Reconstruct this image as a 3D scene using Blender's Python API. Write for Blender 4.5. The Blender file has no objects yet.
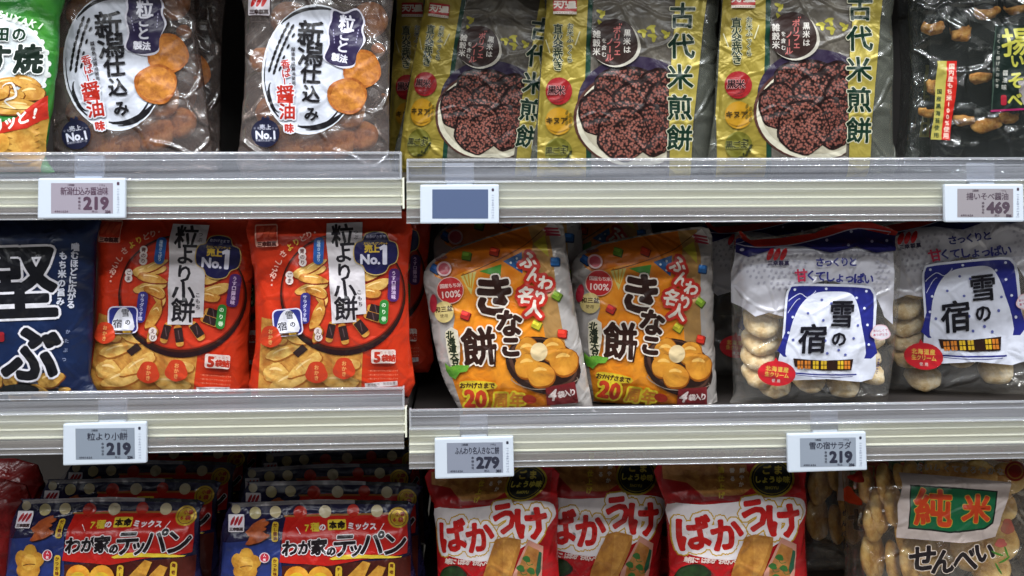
import bpy, bmesh, math, random
from mathutils import Vector, Matrix, noise
from mathutils.geometry import tessellate_polygon
random.seed(7)
S = 0.001                      # everything below is thought out in millimetres
SC = bpy.context.scene
COL = SC.collection

# ------------------------------------------------------------------ camera
F = 850.0
PITCH, YAW = math.radians(5.0), math.radians(2.35)
SHIFT = (F * math.tan(PITCH) - 178.0) / 1024.0
CAM = Vector((477.0, -850.0, 1400.0))
fw = Vector((math.sin(YAW) * math.cos(PITCH), math.cos(YAW) * math.cos(PITCH), -math.sin(PITCH)))
rt = Vector((math.cos(YAW), -math.sin(YAW), 0))
up = rt.cross(fw)
cd = bpy.data.cameras.new('camera'); cam = bpy.data.objects.new('camera', cd); COL.objects.link(cam)
cd.sensor_width = 36; cd.lens = F / 1024 * 36; cd.shift_y = SHIFT; cd.clip_start = 0.01; cd.clip_end = 50
cam.matrix_world = Matrix(((rt.x, up.x, -fw.x, CAM.x * S), (rt.y, up.y, -fw.y, CAM.y * S), (rt.z, up.z, -fw.z, CAM.z * S), (0, 0, 0, 1)))
SC.camera = cam

def ray(px, py):
    return fw + rt * ((px - 512) / F) + up * ((288 - py + SHIFT * 1024) / F)
def at(px, py, Y):
    d = ray(px, py); return CAM + d * ((Y - CAM.y) / d.y)

# ------------------------------------------------------------------ materials
MATS = {}
def lin(c):
    c /= 255.0
    return c / 12.92 if c <= 0.04045 else ((c + 0.055) / 1.055) ** 2.4
def rgb(h):
    if isinstance(h, str):
        h = h.lstrip('#'); h = (int(h[0:2], 16), int(h[2:4], 16), int(h[4:6], 16))
    return (lin(h[0]), lin(h[1]), lin(h[2]), 1)
def newmat(name):
    m = bpy.data.materials.new(name); m.use_nodes = True
    nt = m.node_tree; nt.nodes.clear()
    out = nt.nodes.new('ShaderNodeOutputMaterial')
    return m, nt, out
def N(nt, t, **kw):
    n = nt.nodes.new(t)
    for k, v in kw.items():
        if k in n.inputs: n.inputs[k].default_value = v
        else: setattr(n, k, v)
    return n
def film_bump(nt, strength=0.35, scale=34.0, crease=0.42):
    tc = N(nt, 'ShaderNodeTexCoord')
    no = N(nt, 'ShaderNodeTexNoise', Scale=scale, Detail=2.0, Roughness=0.5, Distortion=1.6)
    nt.links.new(tc.outputs['Object'], no.inputs['Vector'])
    b = N(nt, 'ShaderNodeBump', Strength=strength, Distance=0.006)
    # long soft creases: thin ridges along warped cell borders
    wn = N(nt, 'ShaderNodeTexNoise', Scale=14.0, Detail=1.0); nt.links.new(tc.outputs['Object'], wn.inputs['Vector'])
    wm = N(nt, 'ShaderNodeMixRGB', Fac=0.06); wm.blend_type = 'ADD'
    nt.links.new(tc.outputs['Object'], wm.inputs[1]); nt.links.new(wn.outputs['Color'], wm.inputs[2])
    vo = N(nt, 'ShaderNodeTexVoronoi', Scale=22.0, feature='DISTANCE_TO_EDGE'); nt.links.new(wm.outputs[0], vo.inputs['Vector'])
    mr = N(nt, 'ShaderNodeMapRange'); mr.inputs['From Max'].default_value = 0.11; mr.inputs['To Min'].default_value = crease; mr.inputs['To Max'].default_value = 0.0
    mr.interpolation_type = 'SMOOTHSTEP'
    nt.links.new(vo.outputs['Distance'], mr.inputs['Value'])
    ad = N(nt, 'ShaderNodeMath', operation='ADD'); nt.links.new(no.outputs['Fac'], ad.inputs[0]); nt.links.new(mr.outputs[0], ad.inputs[1])
    nt.links.new(ad.outputs[0], b.inputs['Height'])
    return b
def ink(h, rough=0.3, metal=0.0, bump=0.3, var=None, vscale=90.0, kind='noise'):
    key = (str(h), rough, metal, bump, str(var), vscale, kind)
    if key in MATS: return MATS[key]
    m, nt, out = newmat('print_' + str(h).strip('#'))
    p = N(nt, 'ShaderNodeBsdfPrincipled', Roughness=rough, Metallic=metal)
    p.inputs['Base Color'].default_value = rgb(h)
    p.inputs['Specular IOR Level'].default_value = 0.45
    if var:
        tc = N(nt, 'ShaderNodeTexCoord')
        if kind == 'grain':
            v = N(nt, 'ShaderNodeTexVoronoi', Scale=vscale, Randomness=1.0)
            r = N(nt, 'ShaderNodeValToRGB')
            r.color_ramp.elements[0].position = 0.30; r.color_ramp.elements[0].color = rgb(var)
            r.color_ramp.elements[1].position = 0.62; r.color_ramp.elements[1].color = rgb(h)
            nt.links.new(tc.outputs['Object'], v.inputs['Vector']); nt.links.new(v.outputs['Distance'], r.inputs['Fac'])
        else:
            v = N(nt, 'ShaderNodeTexNoise', Scale=vscale, Detail=5.0, Roughness=0.65)
            r = N(nt, 'ShaderNodeValToRGB')
            r.color_ramp.elements[0].position = 0.36; r.color_ramp.elements[0].color = rgb(h)
            r.color_ramp.elements[1].position = 0.64; r.color_ramp.elements[1].color = rgb(var)
            nt.links.new(tc.outputs['Object'], v.inputs['Vector']); nt.links.new(v.outputs['Fac'], r.inputs['Fac'])
        nt.links.new(r.outputs['Color'], p.inputs['Base Color'])
    if bump:
        b = film_bump(nt, bump); nt.links.new(b.outputs['Normal'], p.inputs['Normal'])
    nt.links.new(p.outputs[0], out.inputs[0])
    MATS[key] = m; return m
def foil(h, rough=0.3, metal=0.75, bump=0.45): return ink(h, rough, metal, bump)
def clear(name, tint, body, amount, rough=0.12, gloss=0.14, bump=0.5, scale=36.0, streak=0.0, crease=0.6):
    """thin plastic: mostly see-through, a little milky body, a fresnel-weighted gloss"""
    key = ('clear', name)
    if key in MATS: return MATS[key]
    m, nt, out = newmat(name)
    t = N(nt, 'ShaderNodeBsdfTransparent', Color=rgb(tint))
    d = N(nt, 'ShaderNodeBsdfDiffuse', Color=rgb(body))
    g = N(nt, 'ShaderNodeBsdfGlossy', Roughness=rough, Color=(1, 1, 1, 1))
    m1 = N(nt, 'ShaderNodeMixShader', Fac=amount)
    if streak:
        tc = N(nt, 'ShaderNodeTexCoord'); mp = N(nt, 'ShaderNodeMapping'); mp.inputs['Scale'].default_value = (3.0, 60, 190)
        ns = N(nt, 'ShaderNodeTexNoise', Scale=1.0, Detail=2.0); mq = N(nt, 'ShaderNodeMapRange')
        mq.inputs['From Min'].default_value = 0.35; mq.inputs['From Max'].default_value = 0.7
        mq.inputs['To Min'].default_value = max(0, amount - streak); mq.inputs['To Max'].default_value = amount + streak
        nt.links.new(tc.outputs['Object'], mp.inputs[0]); nt.links.new(mp.outputs[0], ns.inputs['Vector']); nt.links.new(ns.outputs['Fac'], mq.inputs['Value']); nt.links.new(mq.outputs[0], m1.inputs[0])
    nt.links.new(t.outputs[0], m1.inputs[1]); nt.links.new(d.outputs[0], m1.inputs[2])
    lw = N(nt, 'ShaderNodeLayerWeight', Blend=0.35)
    mr = N(nt, 'ShaderNodeMapRange'); mr.inputs['To Min'].default_value = gloss * 0.6; mr.inputs['To Max'].default_value = min(1, gloss * 3.5)
    nt.links.new(lw.outputs['Facing'], mr.inputs['Value'])
    m2 = N(nt, 'ShaderNodeMixShader')
    nt.links.new(mr.outputs[0], m2.inputs[0]); nt.links.new(m1.outputs[0], m2.inputs[1]); nt.links.new(g.outputs[0], m2.inputs[2])
    if bump:
        b = film_bump(nt, bump * 0.75, scale * 0.7, crease)
        nt.links.new(b.outputs['Normal'], g.inputs['Normal']); nt.links.new(b.outputs['Normal'], d.inputs['Normal'])
    nt.links.new(m2.outputs[0], out.inputs[0])
    MATS[key] = m; return m
def solid(name, h, rough=0.4, metal=0.0, spec=0.5):
    key = ('solid', name)
    if key in MATS: return MATS[key]
    m, nt, out = newmat(name)
    p = N(nt, 'ShaderNodeBsdfPrincipled', Roughness=rough, Metallic=metal)
    p.inputs['Specular IOR Level'].default_value = spec
    tc = N(nt, 'ShaderNodeTexCoord'); v = N(nt, 'ShaderNodeTexNoise', Scale=14.0, Detail=4.0)
    r = N(nt, 'ShaderNodeMixRGB', Fac=0.5); c = rgb(h)
    r.inputs[1].default_value = c; r.inputs[2].default_value = tuple(min(1, x * 0.93) for x in c[:3]) + (1,)
    nt.links.new(tc.outputs['Object'], v.inputs['Vector']); nt.links.new(v.outputs['Fac'], r.inputs[0])
    nt.links.new(r.outputs[0], p.inputs['Base Color']); nt.links.new(p.outputs[0], out.inputs[0])
    MATS[key] = m; return m
def crackermat(name, c1, c2, c3, scale=60, bump=0.9):
    key = ('cr', name)
    if key in MATS: return MATS[key]
    m, nt, out = newmat(name)
    p = N(nt, 'ShaderNodeBsdfPrincipled', Roughness=0.6)
    tc = N(nt, 'ShaderNodeTexCoord')
    n1 = N(nt, 'ShaderNodeTexNoise', Scale=scale, Detail=6.0, Roughness=0.7)
    n2 = N(nt, 'ShaderNodeTexNoise', Scale=scale * 3.5, Detail=4.0, Roughness=0.7)
    r = N(nt, 'ShaderNodeValToRGB'); e = r.color_ramp.elements
    e[0].position = 0.34; e[0].color = rgb(c1); e[1].position = 0.68; e[1].color = rgb(c3)
    q = e.new(0.5); q.color = rgb(c2)
    b = N(nt, 'ShaderNodeBump', Strength=bump, Distance=0.0015)
    for a in (n1, n2): nt.links.new(tc.outputs['Object'], a.inputs['Vector'])
    nt.links.new(n1.outputs['Fac'], r.inputs['Fac']); nt.links.new(r.outputs[0], p.inputs['Base Color'])
    nt.links.new(n2.outputs['Fac'], b.inputs['Height']); nt.links.new(b.outputs[0], p.inputs['Normal'])
    nt.links.new(p.outputs[0], out.inputs[0])
    MATS[key] = m; return m

# ------------------------------------------------------------------ objects
def link(name, me, parent=None):
    o = bpy.data.objects.new(name, me); COL.objects.link(o)
    if parent: o.parent = parent
    return o
def tag(o, label=None, cat=None, group=None, kind=None):
    if label: o['label'] = label
    if cat: o['category'] = cat
    if group: o['group'] = group
    if kind: o['kind'] = kind
    return o
def from_bm(name, bm, mat, parent=None, smooth=False):
    bmesh.ops.recalc_face_normals(bm, faces=bm.faces)
    me = bpy.data.meshes.new(name); bm.to_mesh(me); bm.free(); me.materials.append(mat)
    if smooth:
        for p in me.polygons: p.use_smooth = True
    return link(name, me, parent)
def box_bm(bm, x0, x1, y0, y1, z0, z1, bev=0.0):
    r = bmesh.ops.create_cube(bm, size=1)
    for v in r['verts']:
        v.co = Vector(((x0 + x1) / 2 + v.co.x * (x1 - x0), (y0 + y1) / 2 + v.co.y * (y1 - y0), (z0 + z1) / 2 + v.co.z * (z1 - z0))) * S
    if bev:
        es = list({e for v in r['verts'] for e in v.link_edges})
        bmesh.ops.bevel(bm, geom=es, offset=bev * S, segments=2, affect='EDGES', profile=0.6)
def prism_x(name, prof, x0, x1, mat, parent=None, smooth=False, seg=1):
    """profile given as (y,z) points in mm, extruded along x"""
    bm = bmesh.new(); rings = []
    for k in range(seg + 1):
        x = x0 + (x1 - x0) * k / seg
        rings.append([bm.verts.new(Vector((x, y, z)) * S) for y, z in prof])
    n = len(prof)
    for a, b in zip(rings, rings[1:]):
        for i in range(n): bm.faces.new((a[i], a[(i + 1) % n], b[(i + 1) % n], b[i]))
    bm.faces.new(rings[0]); bm.faces.new(rings[-1])
    return from_bm(name, bm, mat, parent, smooth)

# ------------------------------------------------------------------ glyphs
GL = {}
def glyph(s, res=2):
    if (s, res) in GL: return GL[(s, res)]
    c = bpy.data.curves.new('g', 'FONT'); c.body = s; c.resolution_u = res
    o = bpy.data.objects.new('g', c); m = o.to_mesh()
    vs = [(v.co.x, v.co.y) for v in m.vertices]
    tris = [tuple(p.vertices) for p in m.polygons]
    cnt = {}
    for t in tris:
        for i in range(len(t)):
            a, b = t[i], t[(i + 1) % len(t)]; k = (min(a, b), max(a, b)); cnt[k] = cnt.get(k, 0) + 1
    edges = [k for k, n in cnt.items() if n == 1]
    o.to_mesh_clear(); bpy.data.objects.remove(o); bpy.data.curves.remove(c)
    if vs: x0 = min(v[0] for v in vs); x1 = max(v[0] for v in vs)
    else: x0, x1 = 0, 0.3
    GL[(s, res)] = (vs, tris, edges, x0, x1); return GL[(s, res)]

def smooth_poly(pts, n=5):
    out = []; m = len(pts)
    for i in range(m):
        p0, p1, p2, p3 = pts[i - 1], pts[i], pts[(i + 1) % m], pts[(i + 2) % m]
        for k in range(n):
            t = k / n
            out.append(tuple(0.5 * ((2 * p1[j]) + (-p0[j] + p2[j]) * t + (2 * p0[j] - 5 * p1[j] + 4 * p2[j] - p3[j]) * t * t + (-p0[j] + 3 * p1[j] - 3 * p2[j] + p3[j]) * t ** 3) for j in (0, 1)))
    return out
def split(polys, f, c):
    out = []
    for P in polys:
        d = [f(p) / c for p in P]
        lo, hi = min(d), max(d)
        k = math.floor(lo) + 1
        while k < hi - 1e-7:
            A, B = [], []; n = len(P); low = False
            for i in range(n):
                p, q, a, b = P[i], P[(i + 1) % n], d[i] - k, d[(i + 1) % n] - k
                if a <= 1e-7: A.append((p, d[i]))
                if a >= -1e-7: B.append((p, d[i]))
                if (a < -1e-7 and b > 1e-7) or (a > 1e-7 and b < -1e-7):
                    t = a / (a - b); m = (p[0] + (q[0] - p[0]) * t, p[1] + (q[1] - p[1]) * t)
                    A.append((m, float(k))); B.append((m, float(k)))
            if len(A) >= 3: out.append([x[0] for x in A])
            if len(B) < 3: P = None; break
            P = [x[0] for x in B]; d = [x[1] for x in B]; k += 1
        if P: out.append(P)
    return out

def floor_clip(P, c):
    out = []
    for i in range(len(P)):
        p, q = P[i], P[(i + 1) % len(P)]
        if p[1] >= c: out.append(p)
        if (p[1] < c) != (q[1] < c):
            t = (c - p[1]) / (q[1] - p[1]); out.append((p[0] + (q[0] - p[0]) * t, c))
    return out

class Sheet:
    """A pouch or a flat face standing in the shop. Drawing calls take points measured on the photograph
    and land them on the bulged surface as thin ink polygons."""
    cell = 4.5
    def __init__(s, name, label, cat, group, px0, z0, Yb, lean, yaw=0, crop=(0, 0, 1), T=16, R=38, seal=(10, 0), seed=1, wr=1.0, folds=(), flat=False, vmin=0.6):
        s.crop = crop; s.name = name; s.vmin = vmin
        s.O = Vector((at(px0, 300, Yb).x, Yb, z0)); s.flat = flat
        cy, sy = math.cos(yaw), math.sin(yaw)
        s.ex = Vector((cy, sy, 0)); nb = Vector((-sy, cy, 0))
        s.ey = Vector((0, 0, 1)) * math.cos(lean) + nb * math.sin(lean)
        s.ez = s.ex.cross(s.ey)
        s.thick, s.rad, s.seal, s.seed, s.wr, s.folds = T, R, seal, seed, wr, folds
        s.nodes = {}; s.grads = {}; s.outline = None; s.lift = 0.2; s.acc = None; s.made = []
        s.root = bpy.data.objects.new(name, None); COL.objects.link(s.root); s.root.empty_display_size = 0.02
        s.root.matrix_world = s.matrix()
        tag(s.root, label, cat, group)
    def matrix(s, O=None):
        O = O or s.O; R = Matrix((s.ex, s.ey, s.ez)).transposed().to_4x4()
        return Matrix.Translation(O * S) @ R
    def c(s, p): return (s.crop[0] + p[0] / s.crop[2], s.crop[1] + p[1] / s.crop[2])
    def hit(s, px, py, h=0.0):
        d = ray(px, py); O = s.O + s.ez * h
        t = (O - CAM).dot(s.ez) / d.dot(s.ez); q = CAM + d * t - O
        return (q.dot(s.ex), q.dot(s.ey))
    def map(s, p):
        px, py = s.c(p)
        h = 0.0; uv = s.hit(px, py)
        if s.flat: return uv
        for _ in range(3):
            h = s.H(*uv); uv = s.hit(px, py, h)
        return uv
    # --- surface height
    def raw(s, u, v):
        if s.flat: return 0.0
        best = 1e9; P = s.outline; n = len(P)
        for i in range(n):
            x0, y0 = P[i]; x1, y1 = P[(i + 1) % n]; dx, dy = x1 - x0, y1 - y0
            t = ((u - x0) * dx + (v - y0) * dy) / (dx * dx + dy * dy + 1e-9); t = 0 if t < 0 else 1 if t > 1 else t
            d = (u - x0 - dx * t) ** 2 + (v - y0 - dy * t) ** 2
            if d < best: best = d
        d = math.sqrt(best); inside = False
        for i in range(n):
            x0, y0 = P[i]; x1, y1 = P[(i + 1) % n]
            if (y0 > v) != (y1 > v) and u < (x1 - x0) * (v - y0) / (y1 - y0) + x0: inside = not inside
        if not inside: return 0.15
        q = min(1.0, d / s.rad); e = math.sqrt(max(0, 1 - (1 - q) ** 2))
        a = (u - s.cu) / s.hw; b = (v - s.cv) / s.hh
        dome = max(0, 1 - a * a) * max(0, 1 - b * b)
        top = (s.vmax - v - s.seal[0]) / 26.0; top = 0 if top < 0 else 1 if top > 1 else top; top = top * top * (3 - 2 * top)
        h = s.thick * (0.68 * e + 0.32 * dome) * (0.06 + 0.94 * top)
        sd = s.seed * 17.3
        w = noise.noise(Vector((u / 21 + sd, v / 21, sd))) * 1.5 + noise.noise(Vector((u / 9 + sd, v / 13, -sd))) * 0.6
        rid = 1 - abs(noise.noise(Vector((u / 30 + 0.3 * v / 30 + sd, v / 46, sd + 5)))) * 2.2
        w += max(0, rid) ** 5 * 1.7
        w += noise.noise(Vector((u / 6.0, v / 60 + sd, 3.1))) * 1.6 * math.exp(-max(0, s.vmax - s.seal[0] - v) / 16)
        w += noise.noise(Vector((u / 60, v / 7.0 + sd, 7.1))) * 1.2 * math.exp(-d / 12)
        for (fx0, fy0, fx1, fy1, amp, wd) in s.folds:
            dx, dy = fx1 - fx0, fy1 - fy0; t = ((u - fx0) * dx + (v - fy0) * dy) / (dx * dx + dy * dy); t = min(1, max(0, t))
            dd = math.hypot(u - fx0 - dx * t, v - fy0 - dy * t); w += amp * math.exp(-(dd / wd) ** 2) * (1 - (2 * t - 1) ** 2 * 0.8) / max(.001, s.wr)
        return min(max(0.15, h + w * s.wr * min(1, d / 14)), 0.15 + max(0.0, v - s.vmin) * 3.6)
    def node(s, i, j):
        k = (i, j)
        if k not in s.nodes: s.nodes[k] = s.raw(i * s.cell, j * s.cell)
        return s.nodes[k]
    def H(s, u, v):
        if s.flat: return 0.0
        a, b = u / s.cell, v / s.cell; i, j = math.floor(a), math.floor(b); a -= i; b -= j
        h00, h11 = s.node(i, j), s.node(i + 1, j + 1)
        if a >= b:
            h10 = s.node(i + 1, j); return h00 + a * (h10 - h00) + b * (h11 - h10)
        h01 = s.node(i, j + 1); return h00 + b * (h01 - h00) + a * (h11 - h01)
    def NV(s, u, v):
        if s.flat: return (0, 0, 1)
        c = s.cell; a, b = u / c, v / c; i, j = math.floor(a), math.floor(b); a -= i; b -= j; gx = gy = 0
        for di, dj, w in ((0, 0, (1 - a) * (1 - b)), (1, 0, a * (1 - b)), (0, 1, (1 - a) * b), (1, 1, a * b)):
            k = (i + di, j + dj)
            if k not in s.grads: s.grads[k] = (s.node(k[0] + 1, k[1]) - s.node(k[0] - 1, k[1]), s.node(k[0], k[1] + 1) - s.node(k[0], k[1] - 1))
            g = s.grads[k]; gx += w * g[0]; gy += w * g[1]
        n = Vector((-gx / 2 / c, -gy / 2 / c, 1)); n.normalize(); return tuple(n)
    # --- building
    def body(s, pts, mat, part='pouch', back=True, sm=3, label=None):
        P = [s.hit(*s.c(p)) for p in pts]
        P = [(u, max(v, s.vmin)) for u, v in P]
        if sm: P = smooth_poly(P, sm); P = [(u, max(v, s.vmin)) for u, v in P]
        s.outline = P; us = [p[0] for p in P]; vs = [p[1] for p in P]
        s.cu, s.cv = (min(us) + max(us)) / 2, (min(vs) + max(vs)) / 2; s.hw, s.hh = (max(us) - min(us)) / 2, (max(vs) - min(vs)) / 2; s.vmax = max(vs)
        tri = tessellate_polygon([[Vector((x, y, 0)) for x, y in P]])
        polys = s.cut([[P[i] for i in t] for t in tri])
        idx = {}; verts = []; faces = []
        def vid(p, sgn):
            k = (round(p[0], 2), round(p[1], 2), sgn)
            if k not in idx:
                idx[k] = len(verts); h = s.H(*p); verts.append((p[0] * S, p[1] * S, (h if sgn > 0 else -h * 0.75) * S))
            return idx[k]
        def addf(f):
            g = []
            for i in f:
                if not g or g[-1] != i: g.append(i)
            if len(g) > 1 and g[0] == g[-1]: g.pop()
            if len(set(g)) >= 3 and len(set(g)) == len(g): faces.append(g)
        area = lambda p: sum(p[i][0] * p[(i + 1) % len(p)][1] - p[(i + 1) % len(p)][0] * p[i][1] for i in range(len(p)))
        ec = {}
        for q in polys:
            if area(q) < 0: q = q[::-1]
            f = [vid(p, 1) for p in q]; addf(f); addf([vid(p, -1) for p in q][::-1])
            for i in range(len(q)):
                a, b = f[i], f[(i + 1) % len(q)]
                if a != b: ec.setdefault((min(a, b), max(a, b)), []).append((a, b, q[i], q[(i + 1) % len(q)]))
        for l in ec.values():
            if len(l) == 1:
                a, b, p, q = l[0]; addf([b, a, vid(p, -1), vid(q, -1)])
        me = bpy.data.meshes.new(part); me.from_pydata(verts, [], faces); me.materials.append(mat)
        for p in me.polygons: p.use_smooth = True
        me.validate(); o = link(part, me, s.root)
        if label: o['label'] = label
        s.body_obj = o; return o
    def cut(s, polys):
        if s.flat: return polys
        polys = split(polys, lambda p: p[0], s.cell)
        polys = split(polys, lambda p: p[1], s.cell)
        return split(polys, lambda p: p[0] - p[1], s.cell)
    def part(s, name, label=None):
        s.end(); s.acc = dict(name=name, label=label, v=[], f=[], m=[], mats=[], idx={})
        return s
    def end(s):
        a = s.acc; s.acc = None
        if not a or not a['f']: return
        me = bpy.data.meshes.new(a['name']); me.from_pydata(a['v'], [], a['f'])
        for m in a['mats']: me.materials.append(m)
        for p, mi in zip(me.polygons, a['m']): p.material_index = mi; p.use_smooth = True
        if not s.flat: me.normals_split_custom_set_from_vertices([s.NV(v[0] / S, v[1] / S) for v in a['v']])
        o = link(a['name'], me, s.root)
        if a['label']: o['label'] = a['label']
        return o
    def put(s, polys, mat, micro=False):
        """polys in local mm"""
        a = s.acc
        if isinstance(mat, (str, tuple)): mat = ink(mat)
        if mat not in a['mats']: a['mats'].append(mat)
        mi = a['mats'].index(mat); idx = a['idx']; V = a['v']
        for kk, pp in enumerate(polys):
          L = s.lift if not micro else round(s.lift + 0.0018 * (kk % 15), 4)
          if not s.flat:
            if max(t[1] for t in pp) <= s.vmin: continue
            if min(t[1] for t in pp) < s.vmin: pp = floor_clip(pp, s.vmin)
          for q in s.cut([pp]):
            f = []
            for p in q:
                k = (round(p[0], 3), round(p[1], 3), L)
                if k not in idx:
                    idx[k] = len(V); V.append((p[0] * S, p[1] * S, (s.H(*p) + L) * S))
                if not f or f[-1] != idx[k]: f.append(idx[k])
            if len(f) > 1 and f[0] == f[-1]: f.pop()
            if len(f) >= 3 and len(set(f)) == len(f):
                ar = sum(V[f[i]][0] * V[f[(i + 1) % len(f)]][1] - V[f[(i + 1) % len(f)]][0] * V[f[i]][1] for i in range(len(f)))
                if abs(ar) < 1e-12: continue
                if ar < 0: f.reverse()
                a['f'].append(f); a['m'].append(mi)
    def step(s): s.lift = round(s.lift + 0.03, 3)
    def P(s, pts, mat, sm=0):
        if sm: pts = smooth_poly(pts, sm)
        P = [s.map(p) for p in pts]
        s.step(); tri = tessellate_polygon([[Vector((x, y, 0)) for x, y in P]])
        s.put([[P[i] for i in t] for t in tri], mat)
    def E(s, cx, cy, rx, ry, mat, ang=0, n=24, wob=0, seed=0):
        ca, sa = math.cos(math.radians(ang)), math.sin(math.radians(ang)); pts = []
        for k in range(n):
            t = 2 * math.pi * k / n; r = 1 + wob * math.sin(t * 5 + seed) * 0.6 + wob * math.sin(t * 3 + 2 * seed)
            x, y = rx * r * math.cos(t), ry * r * math.sin(t); pts.append((cx + x * ca - y * sa, cy + x * sa + y * ca))
        s.P(pts, mat)
    def Rr(s, cx, cy, w, h, mat, ang=0, r=None):
        r = min(w, h) * 0.3 if r is None else r
        ca, sa = math.cos(math.radians(ang)), math.sin(math.radians(ang)); pts = []
        for (qx, qy, a0) in ((1, 1, 0), (-1, 1, 90), (-1, -1, 180), (1, -1, 270)):
            for k in range(4):
                t = math.radians(a0 + 30 * k); x = qx * (w / 2 - r) + r * math.cos(t); y = qy * (h / 2 - r) + r * math.sin(t)
                pts.append((cx + x * ca - y * sa, cy + x * sa + y * ca))
        s.P(pts, mat)
    def L(s, pts, w, mat, sm=4, taper=False):
        """a drawn line along points"""
        if sm and len(pts) > 2:
            q = smooth_poly(pts, sm); q = q[:(len(pts) - 1) * sm + 1]
        else: q = pts
        a, b = [], []; n = len(q)
        for i in range(n):
            p0, p1 = q[max(0, i - 1)], q[min(n - 1, i + 1)]; dx, dy = p1[0] - p0[0], p1[1] - p0[1]; l = math.hypot(dx, dy) or 1
            ww = w / 2 * (max(0.12, math.sin(math.pi * (i + 0.3) / (n - 0.4))) if taper else 1)
            a.append((q[i][0] - dy / l * ww, q[i][1] + dx / l * ww)); b.append((q[i][0] + dy / l * ww, q[i][1] - dx / l * ww))
        A = [s.map(p) for p in a]; B = [s.map(p) for p in b]
        s.step(); s.put([[A[i], A[i + 1], B[i + 1], B[i]] for i in range(n - 1)], mat)
    def piece(s, x, y, a, b, mat, g=0, rim='#6e3c14', hi='#ecc98a', wob=.08, seed=0):
        s.E(x + 1.5, y + 2.5, a * 1.05, b * 1.1, rim, g, 18, wob, seed); s.E(x, y, a, b, mat, g, 20, wob, seed)
        ca, sa = math.cos(RAD(g)), math.sin(RAD(g)); q = [(-.55, -.25), (-.1, -.5), (.4, -.35)]
        s.L([(x + px * a * ca - py * b * sa, y + px * a * sa + py * b * ca) for px, py in q], min(a, b) * .28, hi, taper=True)
    def T(s, txt, p0, p1, size, mat, bold=0.0, out=(), ang=0, sx=1.0, shear=0.0, word=False, sizes=None, res=2):
        """characters spread evenly from centre p0 to centre p1; size, bold and outlines in the same px as points"""
        chars = [txt] if word else list(txt); n = len(chars); vert = abs(p1[1] - p0[1]) > abs(p1[0] - p0[0])
        items = []
        for i, ch in enumerate(chars):
            t = i / (n - 1) if n > 1 else 0
            cx, cy = p0[0] + (p1[0] - p0[0]) * t, p0[1] + (p1[1] - p0[1]) * t
            a = ang[i] if isinstance(ang, (list, tuple)) else ang
            if vert and ch in 'ー〜': a += 90
            z = sizes[i] if sizes else size
            vs, tr, ed, x0, x1 = glyph(ch, res)
            if not vs: continue
            wide = ord(ch[0]) > 0x2000 and not word
            ox = 0.5 if wide else (x0 + x1) / 2; oy = 0.38 if wide else 0.35
            ca, sa = math.cos(math.radians(a)), math.sin(math.radians(a))
            o = s.map((cx, cy)); k = z * 0.35
            ux = s.map((cx + k, cy)); uy = s.map((cx, cy + k))
            ax = ((ux[0] - o[0]) / k, (ux[1] - o[1]) / k); ay = ((uy[0] - o[0]) / k, (uy[1] - o[1]) / k)
            W = []
            for (x, y) in vs:
                x, y = (x - ox) * z * sx, -(y - oy) * z; x -= shear * y
                x, y = x * ca - y * sa, x * sa + y * ca
                W.append((o[0] + ax[0] * x + ay[0] * y, o[1] + ax[1] * x + ay[1] * y))
            items.append((W, tr, ed, math.hypot(*ax)))
        for (w, m) in list(out) + [(0, mat)]:
            s.step()
            for W, tr, ed, k in items:
                polys = [[W[i] for i in t] for t in tr]
                r = (w + bold) * k
                if r > 0.02:
                    seen = set()
                    for a, b in ed:
                        (x0, y0), (x1, y1) = W[a], W[b]; dx, dy = x1 - x0, y1 - y0; l = math.hypot(dx, dy)
                        if l < 1e-6: continue
                        nx, ny = -dy / l * r, dx / l * r
                        polys.append([(x0 + nx, y0 + ny), (x1 + nx, y1 + ny), (x1 - nx, y1 - ny), (x0 - nx, y0 - ny)])
                        for q in (a, b):
                            if q not in seen:
                                seen.add(q); X, Y = W[q]; polys.append([(X + r * math.cos(t * math.pi / 3), Y + r * math.sin(t * math.pi / 3)) for t in range(6)])
                s.put(polys, m, micro=r > 0.02)

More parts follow.
